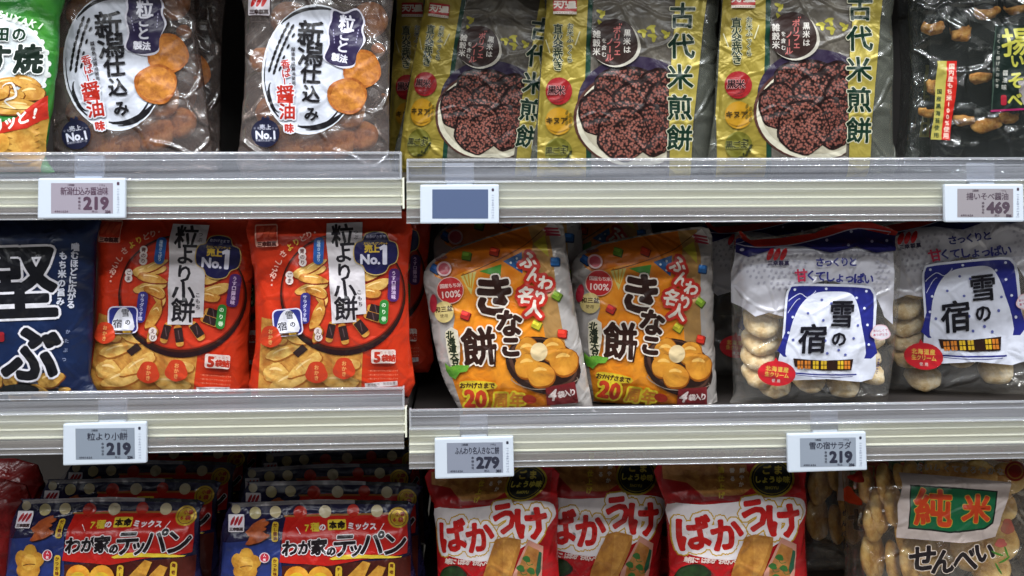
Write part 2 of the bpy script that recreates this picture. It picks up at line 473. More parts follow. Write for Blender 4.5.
def copy_tree(root, M, label=None, group=None):
    r = root.copy(); COL.objects.link(r); r.matrix_world = M
    if label: r['label'] = label
    if group: r['group'] = group
    for ch in root.children:
        c = ch.copy(); COL.objects.link(c); c.parent = r; c.matrix_parent_inverse = Matrix.Identity(4)
    return r
def placed(src, a, b, A, B, Yb, lean, yaw=0.0, z0=None, sx=None):
    """matrix that puts source photo-points a,b (source crop units) at photo pixels A,B, on a plane leaning from the shelf"""
    ua, ub = src.map(a), src.map(b)
    t = Sheet.__new__(Sheet); t.flat = False
    cy, sy = math.cos(yaw), math.sin(yaw)
    t.ex = Vector((cy, sy, 0)); nb = Vector((-sy, cy, 0)); t.ey = Vector((0, 0, 1)) * math.cos(lean) + nb * math.sin(lean); t.ez = t.ex.cross(t.ey)
    t.O = Vector((at(A[0], 300, Yb).x, Yb, src.O.z if z0 is None else z0))
    h = (src.H(*ua) + src.H(*ub)) / 2
    va, vb = t.hit(A[0], A[1], h), t.hit(B[0], B[1], h)
    d1 = (ub[0] - ua[0], ub[1] - ua[1]); d2 = (vb[0] - va[0], vb[1] - va[1])
    fx = sx or 1.0
    d1 = (d1[0] * fx, d1[1])
    sc = math.hypot(*d2) / math.hypot(*d1)
    rot = math.atan2(d2[1], d2[0]) - math.atan2(d1[1], d1[0])
    R = Matrix.Rotation(rot, 4, 'Z'); Sm = Matrix.Diagonal((sc * fx, sc, sc, 1))
    p = R @ Sm @ Vector((ua[0], ua[1], 0))
    off = Matrix.Translation(Vector((va[0] - p.x, va[1] - p.y, 0)) * S)
    return t.matrix() @ off @ R @ Sm
RAD = math.radians
# ------------------------------------------------------------------ shop shell
def slab(name, x0, x1, y0, y1, z0, z1, mat):
    bm = bmesh.new(); box_bm(bm, x0, x1, y0, y1, z0, z1)
    return tag(from_bm(name, bm, mat), kind='structure')
slab('floor', -3000, 4000, -3500, 600, -40, 0, solid('pale_floor', '#b9b2a6', 0.3))
slab('ceiling', -3000, 4000, -3500, 600, 2800, 2860, solid('white_ceiling', '#e6e6e2', 0.8))
slab('wall_back', -3000, 4000, 470, 600, 0, 2800, solid('dark_back_panel', '#2a2422', 0.6))

# ------------------------------------------------------------------ shelves with clear price rails
CREAM = solid('cream_price_strip', '#f2f1df', 0.26)
BOARD = solid('shelf_enamel', '#332e2c', 0.5)
GUARD = clear('clear_guard_plastic', '#eef0f4', '#e2e4ee', 0.17, 0.10, 0.12, 0.10, 12, 0.10, 0.0)
COVER = clear('clear_rail_cover', '#f6f6f4', '#e6e8ee', 0.10, 0.08, 0.08, 0.05, 12, 0.08, 0.0)
SKIRT = clear('clear_rail_skirt', '#d8d6d6', '#d2ccc8', 0.24, 0.10, 0.10, 0.08, 12, 0.06, 0.0)
EDGE = clear('clear_rail_edge', '#ffffff', '#e8eaf2', 0.32, 0.08, 0.14, 0.0)
STEEL = solid('grey_bracket', '#6a6866', 0.4, 0.6)
def ridge(name, x0, x1, y, z, r, mat, parent):
    return prism_x(name, [(y + r * math.cos(t * math.pi / 4), z + r * math.sin(t * math.pi / 4)) for t in range(8)], x0, x1, mat, parent, smooth=True)
def shelf(label, x0, x1, zt, lip=22, sk_=41.0, group='shelves with clear price rails', back=True):
    r = bpy.data.objects.new('shelf', None); COL.objects.link(r); r.empty_display_size = 0.02
    r.location = Vector(((x0 + x1) / 2, 0, zt)) * S; ox = (x0 + x1) / 2
    a, b = x0 - ox, x1 - ox
    tag(r, label, 'shelf', group)
    bm = bmesh.new(); box_bm(bm, a, b, 8, 468, -24, 0, 1.5)
    from_bm('shelf_board', bm, BOARD, r)
    # fluted cream strip behind the cover
    prof = [(7.5, 0), (7.5, -27.5)]
    zs = [0, -1.2, -3, -8.5, -9.5, -11, -16.5, -18, -19.2, -25, -26.5, -27.5]
    ys = [3.0, 2.2, 3.4, 4.2, 2.6, 3.2, 4.0, 2.6, 3.2, 4.4, 2.8, 3.0]
    prof = prof + [(y, z) for y, z in zip(reversed(ys), reversed(zs))]
    prism_x('price_strip', prof, a, b, CREAM, r)
    # clear cover in front of the strip
    prism_x('rail_cover', [(-1.0, -0.5), (-1.0, -27.5), (-0.2, -27.5), (-0.2, -0.5)], a, b - 3, COVER, r)
    sk = prism_x('rail_skirt', [(-1.0, -27.6), (-1.4, -sk_), (6, -sk_ - 1), (6, -sk_ - .2), (-0.3, -sk_ + .6), (-0.2, -27.6)], a, b - 3, SKIRT, r)
    ridge('skirt_ridge', a, b - 3, -1.6, -sk_ + 5.5, 0.8, EDGE, r)
    ridge('skirt_edge', a, b - 3, -1.6, -sk_ - .2, 0.7, EDGE, r)
    g = prism_x('clear_guard', [(-1.2, 0.5), (-1.6, lip - 1), (-0.4, lip - 1), (0.2, 0.5)], a + 1, b - 2.6, GUARD, r)
    ridge('guard_bead', a + 1, b - 2.6, -1.2, lip, 1.5, EDGE, g)
    ridge('guard_line', a + 1, b - 2.6, -1.9, lip - 6.5, 0.45, EDGE, g)
    ridge('guard_foot', a + 1, b - 2.6, -1.8, 0.2, 1.1, EDGE, g)
    for q in (a + 1.5, b - 3.2):
        bm = bmesh.new(); box_bm(bm, q - 1, q + 1, -1.8, 5, -0.5, lip + 0.6, 0.4); from_bm('guard_end', bm, EDGE, g)
    bm = bmesh.new(); box_bm(bm, b - 1.8, b, -1.5, 8, -30, 1, 0.5); from_bm('end_cap', bm, CREAM, r)
    return r
SEAM = at(406.5, 300, 0).x
XR = at(1024, 300, 0).x + 160; XL = at(0, 300, 0).x - 160
zUL, zUR = at(200, 179.5, 0).z, at(700, 181.0, 0).z
zLL, zLR = at(200, 411.5, 0).z, at(700, 424.5, 0).z
zB = zLR - 252; zBL = zLL - 250
shelf('upper left shelf with clear price rail, under the round rice cracker bags', XL, SEAM - 1, zUL, 26, 38.5)
shelf('upper right shelf with clear price rail, under the gold-striped cracker bags', SEAM + 1, XR, zUR, 22)
shelf('lower left shelf with clear price rail, under the navy and red cracker bags', XL, SEAM - 1, zLL, 22)
shelf('lower right shelf with clear price rail, under the orange and white cracker bags', SEAM + 1, XR, zLR, 20)
for x0, x1, z, l in ((XL, SEAM - 1, zUL + 288, 'shelf above the top row on the left'), (SEAM + 1, XR, zUR + 288, 'shelf above the top row on the right'),
                     (XL, SEAM - 1, zBL, 'shelf under the bottom row on the left'), (SEAM + 1, XR, zB, 'shelf under the bottom row on the right')):
    shelf(l, x0, x1, z, 20)
bm = bmesh.new(); box_bm(bm, SEAM - 14, SEAM + 14, 440, 469, 0, 2200, 2)
tag(from_bm('shelf_upright', bm, STEEL), 'dark steel upright at the back between the left and right shelves', 'upright')

# ------------------------------------------------------------------ electronic price labels
WHITE = solid('label_casing_white', '#c6ceda', 0.35)
TAB = clear('clear_label_clip', '#ffffff', '#e8ecf8', 0.32, 0.08, 0.2, 0.0)
def price_label(label, px, py, w, h, title, price, small='236', screen='#8e8a95', tx='#3c2c40', ang=0.0, dx=0, tsx=1.0):
    s = Sheet('price_label', label, 'price label', 'electronic price labels on the rails', px + w / 2, 0, -9, RAD(7), flat=True, crop=(0, 0, 1))
    z = at(px + w / 2, py + h, -9).z; s.O.z = z; s.O.x = at(px + w / 2, py + h, -9).x; s.root.matrix_world = s.matrix()
    x0, x1 = s.map((px, py + h / 2))[0], s.map((px + w, py + h / 2))[0]; y1 = s.map((px + w / 2, py))[1]
    bm = bmesh.new(); box_bm(bm, x0, x1, 0, y1, -5, 0, 1.6); from_bm('casing', bm, WHITE, s.root)
    bm = bmesh.new(); box_bm(bm, x0 + 1.5, x1 - 4, 3, y1 - 1.5, -8, -5, 0.8); from_bm('mounting_plate', bm, WHITE, s.root)
    cx = (x0 + x1) / 2 + dx
    bm = bmesh.new(); box_bm(bm, cx - 14, cx + 14, y1 - 1, y1 + 22, -7, -5.6, 0.3); c = from_bm('clip', bm, TAB, s.root)
    for q in (cx - 14, cx + 14):
        bm = bmesh.new(); box_bm(bm, q - .5, q + .5, y1 - 1, y1 + 22, -7.2, -5, 0.2); from_bm('clip_edge', bm, EDGE, c)
    bm = bmesh.new(); box_bm(bm, cx - 11, cx + 11, y1 + 12, y1 + 14, -6, -4.9, 0.4); from_bm('clip_edge', bm, EDGE, c)
    bm = bmesh.new(); box_bm(bm, cx - 13, cx + 13, y1 - 1.5, y1 + 2, -6.5, -3.2, 0.8); from_bm('clip_foot', bm, WHITE, c)
    k = w / 87.5
    def g(x, y): return (px + x * k, py + y * h / 40.0)
    SCR = ink(screen, 0.35, 0, 0); TX = ink(tx, 0.5, 0, 0)
    s.part('screen'); s.lift = 0.1
    s.P([g(13.6, 5), g(75.5, 5), g(75.5, 35), g(13.6, 35)], SCR)
    s.part('casing_marks')
    s.Rr(*g(80.7, 5.5), 2.6 * k, 3.2 * k, TX, 0)
    s.T('1104B7E29C', g(80.7, 11), g(80.7, 34), 3.2, ink('#8c93a8', .5, 0, 0), ang=90, bold=0.02)
    if title:
        s.part('screen_text')
        n = len(title); z = min(9.0, 46.0 / n + .6); x0t = 47 - z * (n - 1) * .47; x1t = 47 + z * (n - 1) * .47
        s.T(title, g(x0t, 13), g(x1t, 13), 8.6 * k, TX, bold=0.12, sx=z / 8.6)
        s.T('三幸製菓', g(31, 7), g(36, 7), 2.4, TX); s.T('100g', g(62, 7), g(67, 7), 2.4, TX)
        s.T(price, g(58.7, 24.8), g(58.7, 24.8), 16.8 * k, TX, bold=0.9 * k, word=True, sx=1.0)
        s.T('本体', g(42, 20), g(42, 23.5), 2.8, TX, bold=.05); s.T('価格', g(42, 27), g(42, 30), 2.6, TX)
        s.T('4901626', g(18, 33), g(30, 33), 2.6, TX, bold=.1)
        s.T('税込', g(56, 33), g(59, 33), 2.6, TX); s.T(small, g(70.5, 33.2), g(70.5, 33.2), 3.6, TX, bold=.2, word=True)
    s.end(); s.root.rotation_mode = 'XYZ'
    if ang: s.root.matrix_world = s.matrix() @ Matrix.Rotation(RAD(ang), 4, 'Z')
    return s
price_label('white price label reading 219 on the upper left rail', 37.5, 178, 87.5, 40.5, '新潟仕込み醤油味', '219', screen='#968e9a', tx='#4e3648', dx=5)
price_label('white price label with a blank dark blue screen', 420, 184.5, 79, 39, '', '', screen='#4e5b7a')
price_label('white price label reading 469 at the right end of the upper rail', 945, 184, 79, 38, '揚いそべ醤油', '469', '506', screen='#8f898e', tx='#4a3c48')
price_label('white price label reading 219 on the lower left rail', 63, 423, 83.5, 41.5, '粒より小餅', '219', screen='#7f8895', tx='#262838', ang=0.8, dx=6)
price_label('white price label reading 279 on the lower right rail', 435, 437.5, 79, 40.5, 'ふんわり名人きなこ餅', '279', '301', screen='#818695', tx='#262838', ang=0.8)
price_label('white price label reading 219 below the snow-white cracker bags', 788, 433, 79, 38.5, '雪の宿サラダ', '219', screen='#88909d', tx='#262838', ang=0.8)

# ------------------------------------------------------------------ light
def strip(x, y, L, w, e, col=(0.93, 0.97, 1.0)):
    l = bpy.data.lights.new('ceiling_strip_light', 'AREA'); l.shape = 'RECTANGLE'; l.size = L; l.size_y = w; l.energy = e; l.color = col
    o = bpy.data.objects.new('ceiling_strip_light', l); COL.objects.link(o); o.location = (x, y, 2.76); return o
for yy, ee in ((-0.65, 110), (-1.4, 62), (-2.6, 14)): strip(0.5, yy, 4.5, 0.10, ee)
w = bpy.data.worlds.new('shop_surround'); SC.world = w; w.use_nodes = True
bg = w.node_tree.nodes['Background']; bg.inputs[0].default_value = (0.80, 0.88, 1.0, 1); bg.inputs[1].default_value = 0.09
SC.view_settings.view_transform = 'Standard'; SC.view_settings.look = 'None'; SC.view_settings.gamma = 1; SC.view_settings.use_curve_mapping = False
SC.view_settings.exposure = -0.22
# ------------------------------------------------------------------ the bags
WH = ink('#d8d4dc'); BK = ink('#1c1a1e'); 
def logo_mark(s, cx, cy, w, name='三幸製菓', back='#d6cdd4', red='#c22020', split3=True, tx='#3a2424'):
    """white square, three red leaf strokes leaning right, maker's name below"""
    if back: s.Rr(cx, cy, w, w * 1.12, back, 0, w * 0.06)
    for i in (-1, 0, 1):
        x = cx + i * w * 0.24; y = cy - w * 0.14
        s.E(x + w * 0.02, y, w * 0.095, w * 0.33, red, 24, 12)
    s.T(name, (cx - w * 0.33, cy + w * 0.39), (cx + w * 0.33, cy + w * 0.39), w * 0.23, tx, bold=w * 0.012)

# ---- 1 green bag
def green_bag():
    s = Sheet('snack_bag', 'green bag of thin rice crackers cut off at the left edge of the top row', 'snack bag', None, -20, zUL, 38, RAD(7), crop=(0, 0, 3.6), T=20, seed=2)
    s.body([(-420, -130), (205, -130), (212, 70), (208, 200), (185, 400), (160, 560), (155, 660), (-420, 660)], ink('#1e6a34', var='#3f8a2e', vscale=22))
    s.part('cracker_picture'); C = ink('#d9a850', .4, 0, .3, '#b87e30', 120)
    s.E(-20, 235, 195, 178, '#dfe2e0')
    s.E(-20, 235, 186, 170, ink('#c9cfd2'))
    for a in range(-80, 50, 13):
        t = RAD(a); s.E(-20 + 193 * math.cos(t), 235 + 176 * math.sin(t), 11, 11, '#dfe2e0', n=8)
    for x, y, a, b, g in ((20, 300, 55, 22, -10), (95, 295, 50, 22, 15), (110, 335, 52, 30, -5), (30, 345, 60, 28, 8), (60, 385, 95, 30, 3), (-20, 330, 60, 30, 0)): s.piece(x, y, a, b, C, g, seed=x)
    s.P([(-60, 470), (175, 400), (150, 620), (-60, 620)], '#b78a3a')
    for i in range(7): s.E(85, 440 + i * 22, 62, 15, C, -6, wob=.03, seed=i); s.L([(30, 448 + i * 22), (85, 458 + i * 22), (140, 440 + i * 22)], 3, '#8a5a22')
    s.E(5, 515, 32, 36, ink('#e0ab4a', .4, 0, .3, '#c98a34', 100)); s.E(60, 385, 60, 8, '#e2c078', 3)
    s.L([(10, 320), (45, 300), (60, 345), (20, 365), (60, 390)], 9, '#e6e2dc', taper=True)
    s.part('flavour_band'); s.P([(-80, 470), (60, 425), (172, 343), (174, 425), (100, 462), (-80, 500)], ink('#c23022'))
    s.T('パリッと!', (-50, 468), (128, 408), 52, '#f0ebe2', bold=2.2, ang=[-12, -15, -18, -20, 5], shear=.1)
    s.part('title_lettering')
    s.T('USUYAKI', (-22, 44), (150, 95), 34, '#d5e6cf', bold=1.5, ang=[4, 8, 13, 18, 25, 33, 40])
    s.T('秋田の', (-52, 124), (72, 124), 54, '#173323', bold=2.4, out=[(3, '#e6e8e6')])
    s.T('うす焼', (-120, 213), (104, 213), 106, '#15241c', bold=5.5, out=[(5, '#e6e8e6')], shear=.08)
    s.T('SINCE 1967', (88, 266), (88, 266), 12, '#26362c', word=True, bold=.3)
    s.end(); return s
G1 = green_bag()

# ---- 2 Niigata soy crackers, frosted clear bag
FROST = clear('frosted_bag_film', '#ddd2cc', '#a09490', 0.20, 0.16, 0.10, 0.9, 26)
def brown_disc(name, label, cat, group, pos, r, th, tilt, mat, seed, rz=0, hole=0.0, lump=0.06):
    bm = bmesh.new(); n = 28; rings = []
    prof = [(0.0, 1.0), (0.35, 1.02), (0.65, 0.98), (0.86, 0.80), (0.97, 0.42), (1.0, 0.0), (0.97, -0.42), (0.86, -0.80), (0.6, -0.95), (0.3, -1.0)]
    for pr, pz in prof:
        if pr == 0: rings.append([bm.verts.new((0, 0, th * pz))]); continue
        ring = []
        for k in range(n):
            t = 2 * math.pi * k / n; d = Vector((math.cos(t), math.sin(t), 0))
            q = noise.noise(Vector((d.x * 1.6 + seed * 3.1, d.y * 1.6, pz))) ; q2 = noise.noise(Vector((d.x * pr * 4 + seed, d.y * pr * 4, pz * 2 + seed)))
            rr = r * pr * (1 + lump * q * 1.6); ring.append(bm.verts.new((d.x * rr, d.y * rr, th * pz * (1 + 0.25 * q2) + th * 0.35 * q2 * pr)))
        rings.append(ring)
    rings.append([bm.verts.new((0, 0, -th))])
    for a, b in zip(rings, rings[1:]):
        if len(a) == 1: [bm.faces.new((a[0], b[k], b[(k + 1) % n])) for k in range(n)]
        elif len(b) == 1: [bm.faces.new((a[(k + 1) % n], a[k], b[0])) for k in range(n)]
        else: [bm.faces.new((a[k], b[k], b[(k + 1) % n], a[(k + 1) % n])) for k in range(n)]
    for v in bm.verts: v.co *= S
    o = from_bm(name, bm, mat, None, True)
    o.matrix_world = Matrix.Translation(pos * S) @ tilt
    return tag(o, label, cat, group)
SOY = crackermat('soy_cracker_crust', '#7c4422', '#b8763e', '#d8a060', 70)
def niigata():
    s = Sheet('snack_bag', 'frosted clear bag of round soy rice crackers, right of its pair in the top row', 'snack bag', 'frosted bags of round soy crackers', 320, zUL, 42, RAD(7), crop=(210, 0, 3.6), T=17, R=30, seed=4, wr=1.1)
    s.body([(125, -140), (400, -145), (648, -140), (650, 100), (645, 300), (645, 560), (636, 650), (380, 655), (118, 650), (116, 450), (128, 250), (126, 50)], FROST)
    s.part('oval_print')
    s.E(366, 250, 178, 236, '#dadce2', 9, 40); s.E(366, 250, 172, 230, ink('#c6c9d4'), 9, 40)
    K = BK
    s.L([(215, 370), (196, 290), (205, 210)], 4, K, taper=True)
    s.L([(222, 300), (212, 330), (228, 385), (250, 400)], 9, K, taper=True); s.L([(208, 325), (222, 385), (255, 425)], 7, K, taper=True)
    s.L([(318, 448), (370, 458), (430, 440), (470, 405)], 16, K, taper=True); s.L([(345, 462), (400, 462), (455, 432), (478, 395)], 9, K, taper=True); s.L([(400, 455), (440, 425), (462, 395)], 7, K, taper=True)
    s.L([(262, 90), (300, 52), (360, 32), (430, 40)], 12, K, taper=True); s.L([(285, 62), (340, 34), (410, 30), (445, 44)], 8, K, taper=True); s.L([(380, 24), (430, 32), (455, 50)], 6, K, taper=True)
    for i in range(9):
        t = i / 8; x = 215 + 45 * t + 20 * t * t; y = 250 - 160 * t
        s.E(x, y, 5, 12, K, 18 + 14 * t, 8); s.E(x + 17, y + 8, 5, 12, K, 18 + 14 * t, 8)
        if i % 2: s.E(x + 31, y + 18, 4, 10, K, 20 + 14 * t, 8)
    s.part('title_lettering')
    s.T('新潟仕込み', (362, 120), (366, 410), 0, BK, sizes=[98, 96, 76, 66, 54], bold=1.9, ang=4)
    s.T('越後熟成醤油使用', (300, 178), (302, 300), 15, '#2a2226', bold=.3)
    s.T('香ばし', (273, 232), (277, 296), 34, '#a8281e', bold=1, ang=-6, out=[(3, '#d4d4dc')])
    s.T('醤油味', (272, 340), (286, 462), 0, '#b02a1e', sizes=[68, 62, 34], bold=1.8, out=[(5, '#d4d4dc')])
    s.part('cracker_picture'); O = ink('#b96f28', .4, 0, .3, '#8a4618', 150)
    s.E(548, 250, 68, 70, O, wob=.03); s.E(548, 250, 60, 60, ink('#c47c30', .4, 0, .3, '#9a5a22', 190), wob=.03); s.E(495, 345, 72, 66, O, wob=.03, seed=2); s.E(497, 345, 62, 56, ink('#c88234', .4, 0, .3, '#a0602a', 190), wob=.03)
    s.part('method_badge')
    for m, g in (('#cfccd8', 7), ('#2c2444', 0)):
        s.P([(447 - g, 40 - g), (485, 52 - g), (530, 38 - g), (552 + g, 75), (545 + g, 110), (553 + g, 150), (530, 195), (520, 232 + g), (480, 240 + g), (440, 232), (414 - g, 208), (432 - g, 160), (428 - g, 110), (440 - g, 75)], m, sm=4)
    s.T('粒ごと', (494, 85), (478, 168), 0, '#d9d7e2', sizes=[60, 44, 48], bold=1.6, ang=8)
    s.T('製法', (453, 207), (482, 213), 30, '#d9d7e2', bold=1.2, ang=8)
    for a in range(5): s.E(445 + a * 1, 110 + a * 11, 2, 4, '#9a94b4', n=6); s.E(535 - a * 2, 110 + a * 11, 2, 4, '#9a94b4', n=6)
    s.part('sales_badge')
    s.E(201, 480, 51, 51, '#1f2138'); s.P([(185, 428), (192, 418), (201, 426), (210, 416), (218, 428), (210, 434), (192, 434)], '#1f2138')
    s.T('売上', (190, 458), (212, 458), 20, '#c9cad8', bold=.5); s.T('No.1', (201, 486), (201, 486), 40, '#d2d3e0', word=True, bold=1.6, sx=.95)
    s.T('お客様がえらぶ', (163, 462), (240, 462), 9, '#aaaabb', ang=[-60, -40, -20, 0, 20, 40, 60]); s.T('米菓売れ筋第一位', (170, 506), (232, 506), 9, '#aaaabb', ang=0)
    s.part('logo'); logo_mark(s, 178, 14, 78)
    s.end(); return s
N2 = niigata()
def disc_in(s, px, py, h, r, th, n, mat, label, group, seed, lump=.06):
    """a cracker inside the pouch, its face turned along n (pouch axes), kept clear of the film"""
    n = Vector(n).normalized(); ext = abs(n.z) * th + math.sqrt(1 - n.z * n.z) * r
    u, v = s.hit(px, py, h)
    for _ in range(3):
        front = min(s.H(u + a * r * .4, max(v + b * r * .4, s.vmin + 9)) for a, b in ((0, 0), (1, 0), (-1, 0), (0, 1), (0, -1)))
        if ext * 2.1 > front * 1.7 - 4: r *= max(.45, (front * 1.7 - 4) / (ext * 2.1)); ext = abs(n.z) * th + math.sqrt(1 - n.z * n.z) * r
        h = max(-.75 * front + ext + 2, min(h, front - ext - 2)); u, v = s.hit(px, py, h)
    v = max(v, abs(n.y) * th + math.sqrt(1 - n.y * n.y) * r + 6)
    x = Vector((1, 0, 0)); x = (x - n * x.dot(n)).normalized() if abs(n.x) < .9 else Vector((0, 0, 1)); y = n.cross(x)
    R = Matrix((s.ex, s.ey, s.ez)).transposed() @ Matrix((x, y, n)).transposed()
    return brown_disc('rice_cracker', label, 'rice cracker', group, s.O + s.ex * u + s.ey * v + s.ez * h, r, th, R.to_4x4(), mat, seed, lump=lump)
SOYC = []
for i, (x, y, r, d, l) in enumerate(((287, 143, 21, 46, 'lower left'), (313, 142, 20, 38, 'bottom left of middle'), (337, 141, 20, 46, 'bottom middle'), (363, 136, 23, 40, 'lower right'), (384, 96, 17, 46, 'at the right edge'), (270, 112, 16, 48, 'at the left edge'), (345, 110, 22, 52, 'behind the oval print'), (262, 60, 20, 50, 'at the upper left edge'), (378, 50, 17, 50, 'at the upper right edge'), (370, 20, 19, 50, 'at the top right'), (290, 20, 20, 50, 'at the top left'))):
    SOYC.append((disc_in(N2, x, y, 3, r, 4.5, (random.uniform(-.3, .3), random.uniform(-.1, .3), 1), SOY, 'brown soy cracker %s in the right frosted bag, top row' % l, 'soy crackers in frosted bags', i + 1), l))
MA = placed(N2, (365, 222), (200, 482), (114.4, 54.2), (76.4, 135.3), 72, RAD(7), 0)
def clone_with(src, M, label, inner, fmt, group=None):
    r = copy_tree(src.root, M, label, group); D = M @ src.root.matrix_world.inverted()
    bpy.context.view_layer.update()
    for o, l in inner:
        c = o.copy(); COL.objects.link(c); c.matrix_world = D @ o.matrix_basis; c['label'] = fmt % l
    return r
clone_with(N2, MA, 'frosted clear bag of round soy rice crackers beside the green bag', SOYC, 'brown soy cracker %s in the frosted bag beside the green bag')
for dx, Yb, l in ((-16, 112, 'frosted cracker bag standing behind the right frosted bag of the top row'), (-196, 112, 'frosted cracker bag standing behind the frosted bag beside the green bag')):
    O = Vector((N2.O.x + dx, Yb, zUL)); copy_tree(N2.root, N2.matrix(O), l)

# ---- 3 ancient-rice crackers, gold stripes
def kodai():
    s = Sheet('snack_bag', 'gold-striped bag of dark ancient-rice crackers, rightmost of three in the top row', 'snack bag', 'gold-striped bags of ancient-rice crackers', 803, zUR, 40, RAD(6), crop=(700, 0, 3.49), T=15, R=26, seed=6, wr=.9)
    s.body([(78, -150), (350, -155), (655, -150), (668, 60), (672, 250), (670, 480), (668, 640), (350, 645), (48, 640), (50, 400), (62, 180), (76, 20)], clear('greyish_bag_film', '#a8a898', '#74766c', 0.40, 0.2, 0.08, 0.6, 30))
    G = foil('#9a8838', .36, .25); G2 = foil('#a49444', .36, .25)
    s.part('gold_panel')
    s.P([(80, -140), (222, -140), (228, 100), (225, 300), (222, 630), (52, 630), (54, 400), (66, 200), (78, 20)], G)
    s.P([(222, -140), (238, -140), (244, 100), (242, 300), (238, 630), (222, 630), (225, 300), (228, 100)], '#15382a')
    s.part('window_print')
    s.P([(244, -140), (535, -140), (530, 120), (518, 300), (506, 630), (240, 630), (243, 300), (245, 100)], ink('#4a443e', .3, 0, .6, '#6a645a', 30))
    for x, y, a in ((275, 20, 30), (450, 70, -20), (455, 100, 10), (275, 60, 60), (500, 90, 40), (420, 85, 0)): s.E(x, y, 18, 7, foil('#a39a3a', .4, .3), a, 8, wob=.2); s.E(x + 6, y + 8, 7, 16, foil('#a39a3a', .4, .3), a, 8, wob=.2)
    s.part('cracker_picture')
    clip = [(243, 160), (526, 160), (506, 560), (400, 560), (242, 560)]
    def inx(pts): return [(min(max(x, 186), 527 - 0.045 * max(0, y - 120)), min(y, 552)) for x, y in pts]
    def ce(cx, cy, rx, ry, mat, n=44, ang=0, wob=0, seed=0):
        ca, sa = math.cos(RAD(ang)), math.sin(RAD(ang)); q = []
        for k in range(n):
            t = 2 * math.pi * k / n; r = 1 + wob * math.sin(5 * t + seed) + wob * .6 * math.sin(9 * t + 2 * seed)
            x, y = rx * r * math.cos(t), ry * r * math.sin(t); q.append((cx + x * ca - y * sa, cy + x * sa + y * ca))
        s.P(inx(q), mat)
    ce(400, 330, 200, 158, '#2c2238'); ce(402, 390, 216, 172, '#4a2c26'); ce(405, 392, 209, 166, '#c2bca8'); ce(408, 384, 198, 154, '#a8a08c')
    R1 = ink('#180a08', .4, 0, .35, '#7c463c', 380, 'grain'); R2 = ink('#1c0c0a', .4, 0, .35, '#8a5246', 380, 'grain')
    DK = '#1d0e0d'
    for x, y, a, b, sd in ((372, 278, 112, 60, 1), (480, 268, 60, 46, 2), (276, 372, 66, 76, 3), (418, 322, 90, 58, 4), (490, 330, 50, 60, 5), (466, 430, 76, 86, 6), (360, 446, 86, 90, 7)):
        ce(x - 2, y - 3, a + 6, b + 7, DK, 36, 0, .03, sd); ce(x, y, a, b, R2 if sd in (4, 7) else R1, 40, 0, .03, sd)
    s.part('gold_strip')
    s.P([(520, -140), (640, -140), (628, 60), (600, 400), (575, 630), (506, 630), (515, 300), (528, 100)], G2)
    s.part('title_lettering')
    s.T('古代米煎餅', (556, 28), (552, 455), 92, '#0f2a1e', bold=2.2, out=[(3.2, '#b8b49c')])
    s.T('直火釜炊き', (126, 80), (128, 208), 37, '#12281c', bold=1.0, out=[(2.0, '#b4ae8c')])
    s.T('お米ふっくら', (170, 70), (170, 186), 23, '#12281c', bold=.5, out=[(1.3, '#c2bd9a')])
    s.L([(80, 118), (98, 164)], 4, '#c2bd9a'); s.L([(204, 88), (188, 136)], 4, '#c2bd9a')
    s.part('ingredient_badge')
    s.E(132, 297, 48, 48, '#8c181c'); s.E(133, 402, 48, 48, '#a87c1c'); s.E(133, 508, 48, 48, foil('#6c6822', .4, .2))
    for i in range(5): s.L([(170 - i * 6, 272 + i * 14), (160 - i * 5, 290 + i * 11), (150 - i * 12, 322 + i * 3)], 3, '#6a1218', taper=True)
    for i in range(6): s.E(162 + (i % 2) * 12, 372 + i * 9, 5, 9, '#6a5416', 20, 8)
    s.L([(100, 428), (130, 440), (170, 425)], 3, '#8a6418', taper=True)
    random.seed(3)
    for i in range(16):
        t = -0.9 + i * 0.16; rr = random.uniform(26, 44); s.E(133 + rr * math.cos(t), 512 + rr * math.sin(t), 3.5, 5.5, '#2a2c14', random.uniform(0, 180), 7)
    s.T('黒米', (108, 294), (138, 294), 34, '#241418', bold=.9, out=[(1.6, '#b87a78')])
    s.T('キヌア', (100, 400), (152, 400), 26, '#3a2c10', bold=.9); s.T('黒ごま', (100, 506), (150, 506), 29, '#26281a', bold=.9, out=[(1.2, '#a09c54')])
    s.part('description_badge')
    s.E(330, 133, 84, 80, '#b6b0a4', 0, 40, wob=.02); s.E(322, 126, 82, 81, '#2e1f1c', 0, 40, wob=.02)
    C = '#c4beb6'; K = '#b0605c'
    s.T('黒米は', (368, 92), (368, 150), 26, C, bold=.5); s.T('ポリフェ', (332, 82), (334, 158), 28, K, bold=.7); s.T('ノール', (308, 122), (308, 178), 27, K, bold=.7)
    s.T('を含む', (288, 120), (288, 168), 18, C, bold=.3); s.T('雑穀米', (262, 98), (262, 158), 28, C, bold=.6); s.T('“', (352, 68), (352, 68), 30, K); s.T('”', (308, 196), (308, 196), 30, K)
    s.part('logo')
    s.Rr(148, -2, 84, 44, '#a8201e', 0, 3); s.T('天乃屋', (122, -4), (174, -4), 28, '#d8cfc4', bold=1.6); s.Rr(148, 25, 84, 10, '#c8bcae', 0, 1); s.T('AMANOYA', (122, 25), (174, 25), 8, '#8a2020')
    s.end(); return s
K3 = kodai()
M5 = placed(K3, (553, 235), (132, 297), (679.5, 75.1), (558.6, 91.1), 60, RAD(6))
copy_tree(K3.root, M5, 'gold-striped bag of dark ancient-rice crackers, middle of three in the top row')
M4 = placed(K3, (553, 350), (132, 297), (530.5, 110.4), (425, 84), 92, RAD(6))
copy_tree(K3.root, M4, 'gold-striped bag of dark ancient-rice crackers, leftmost of three, tucked behind its neighbour')
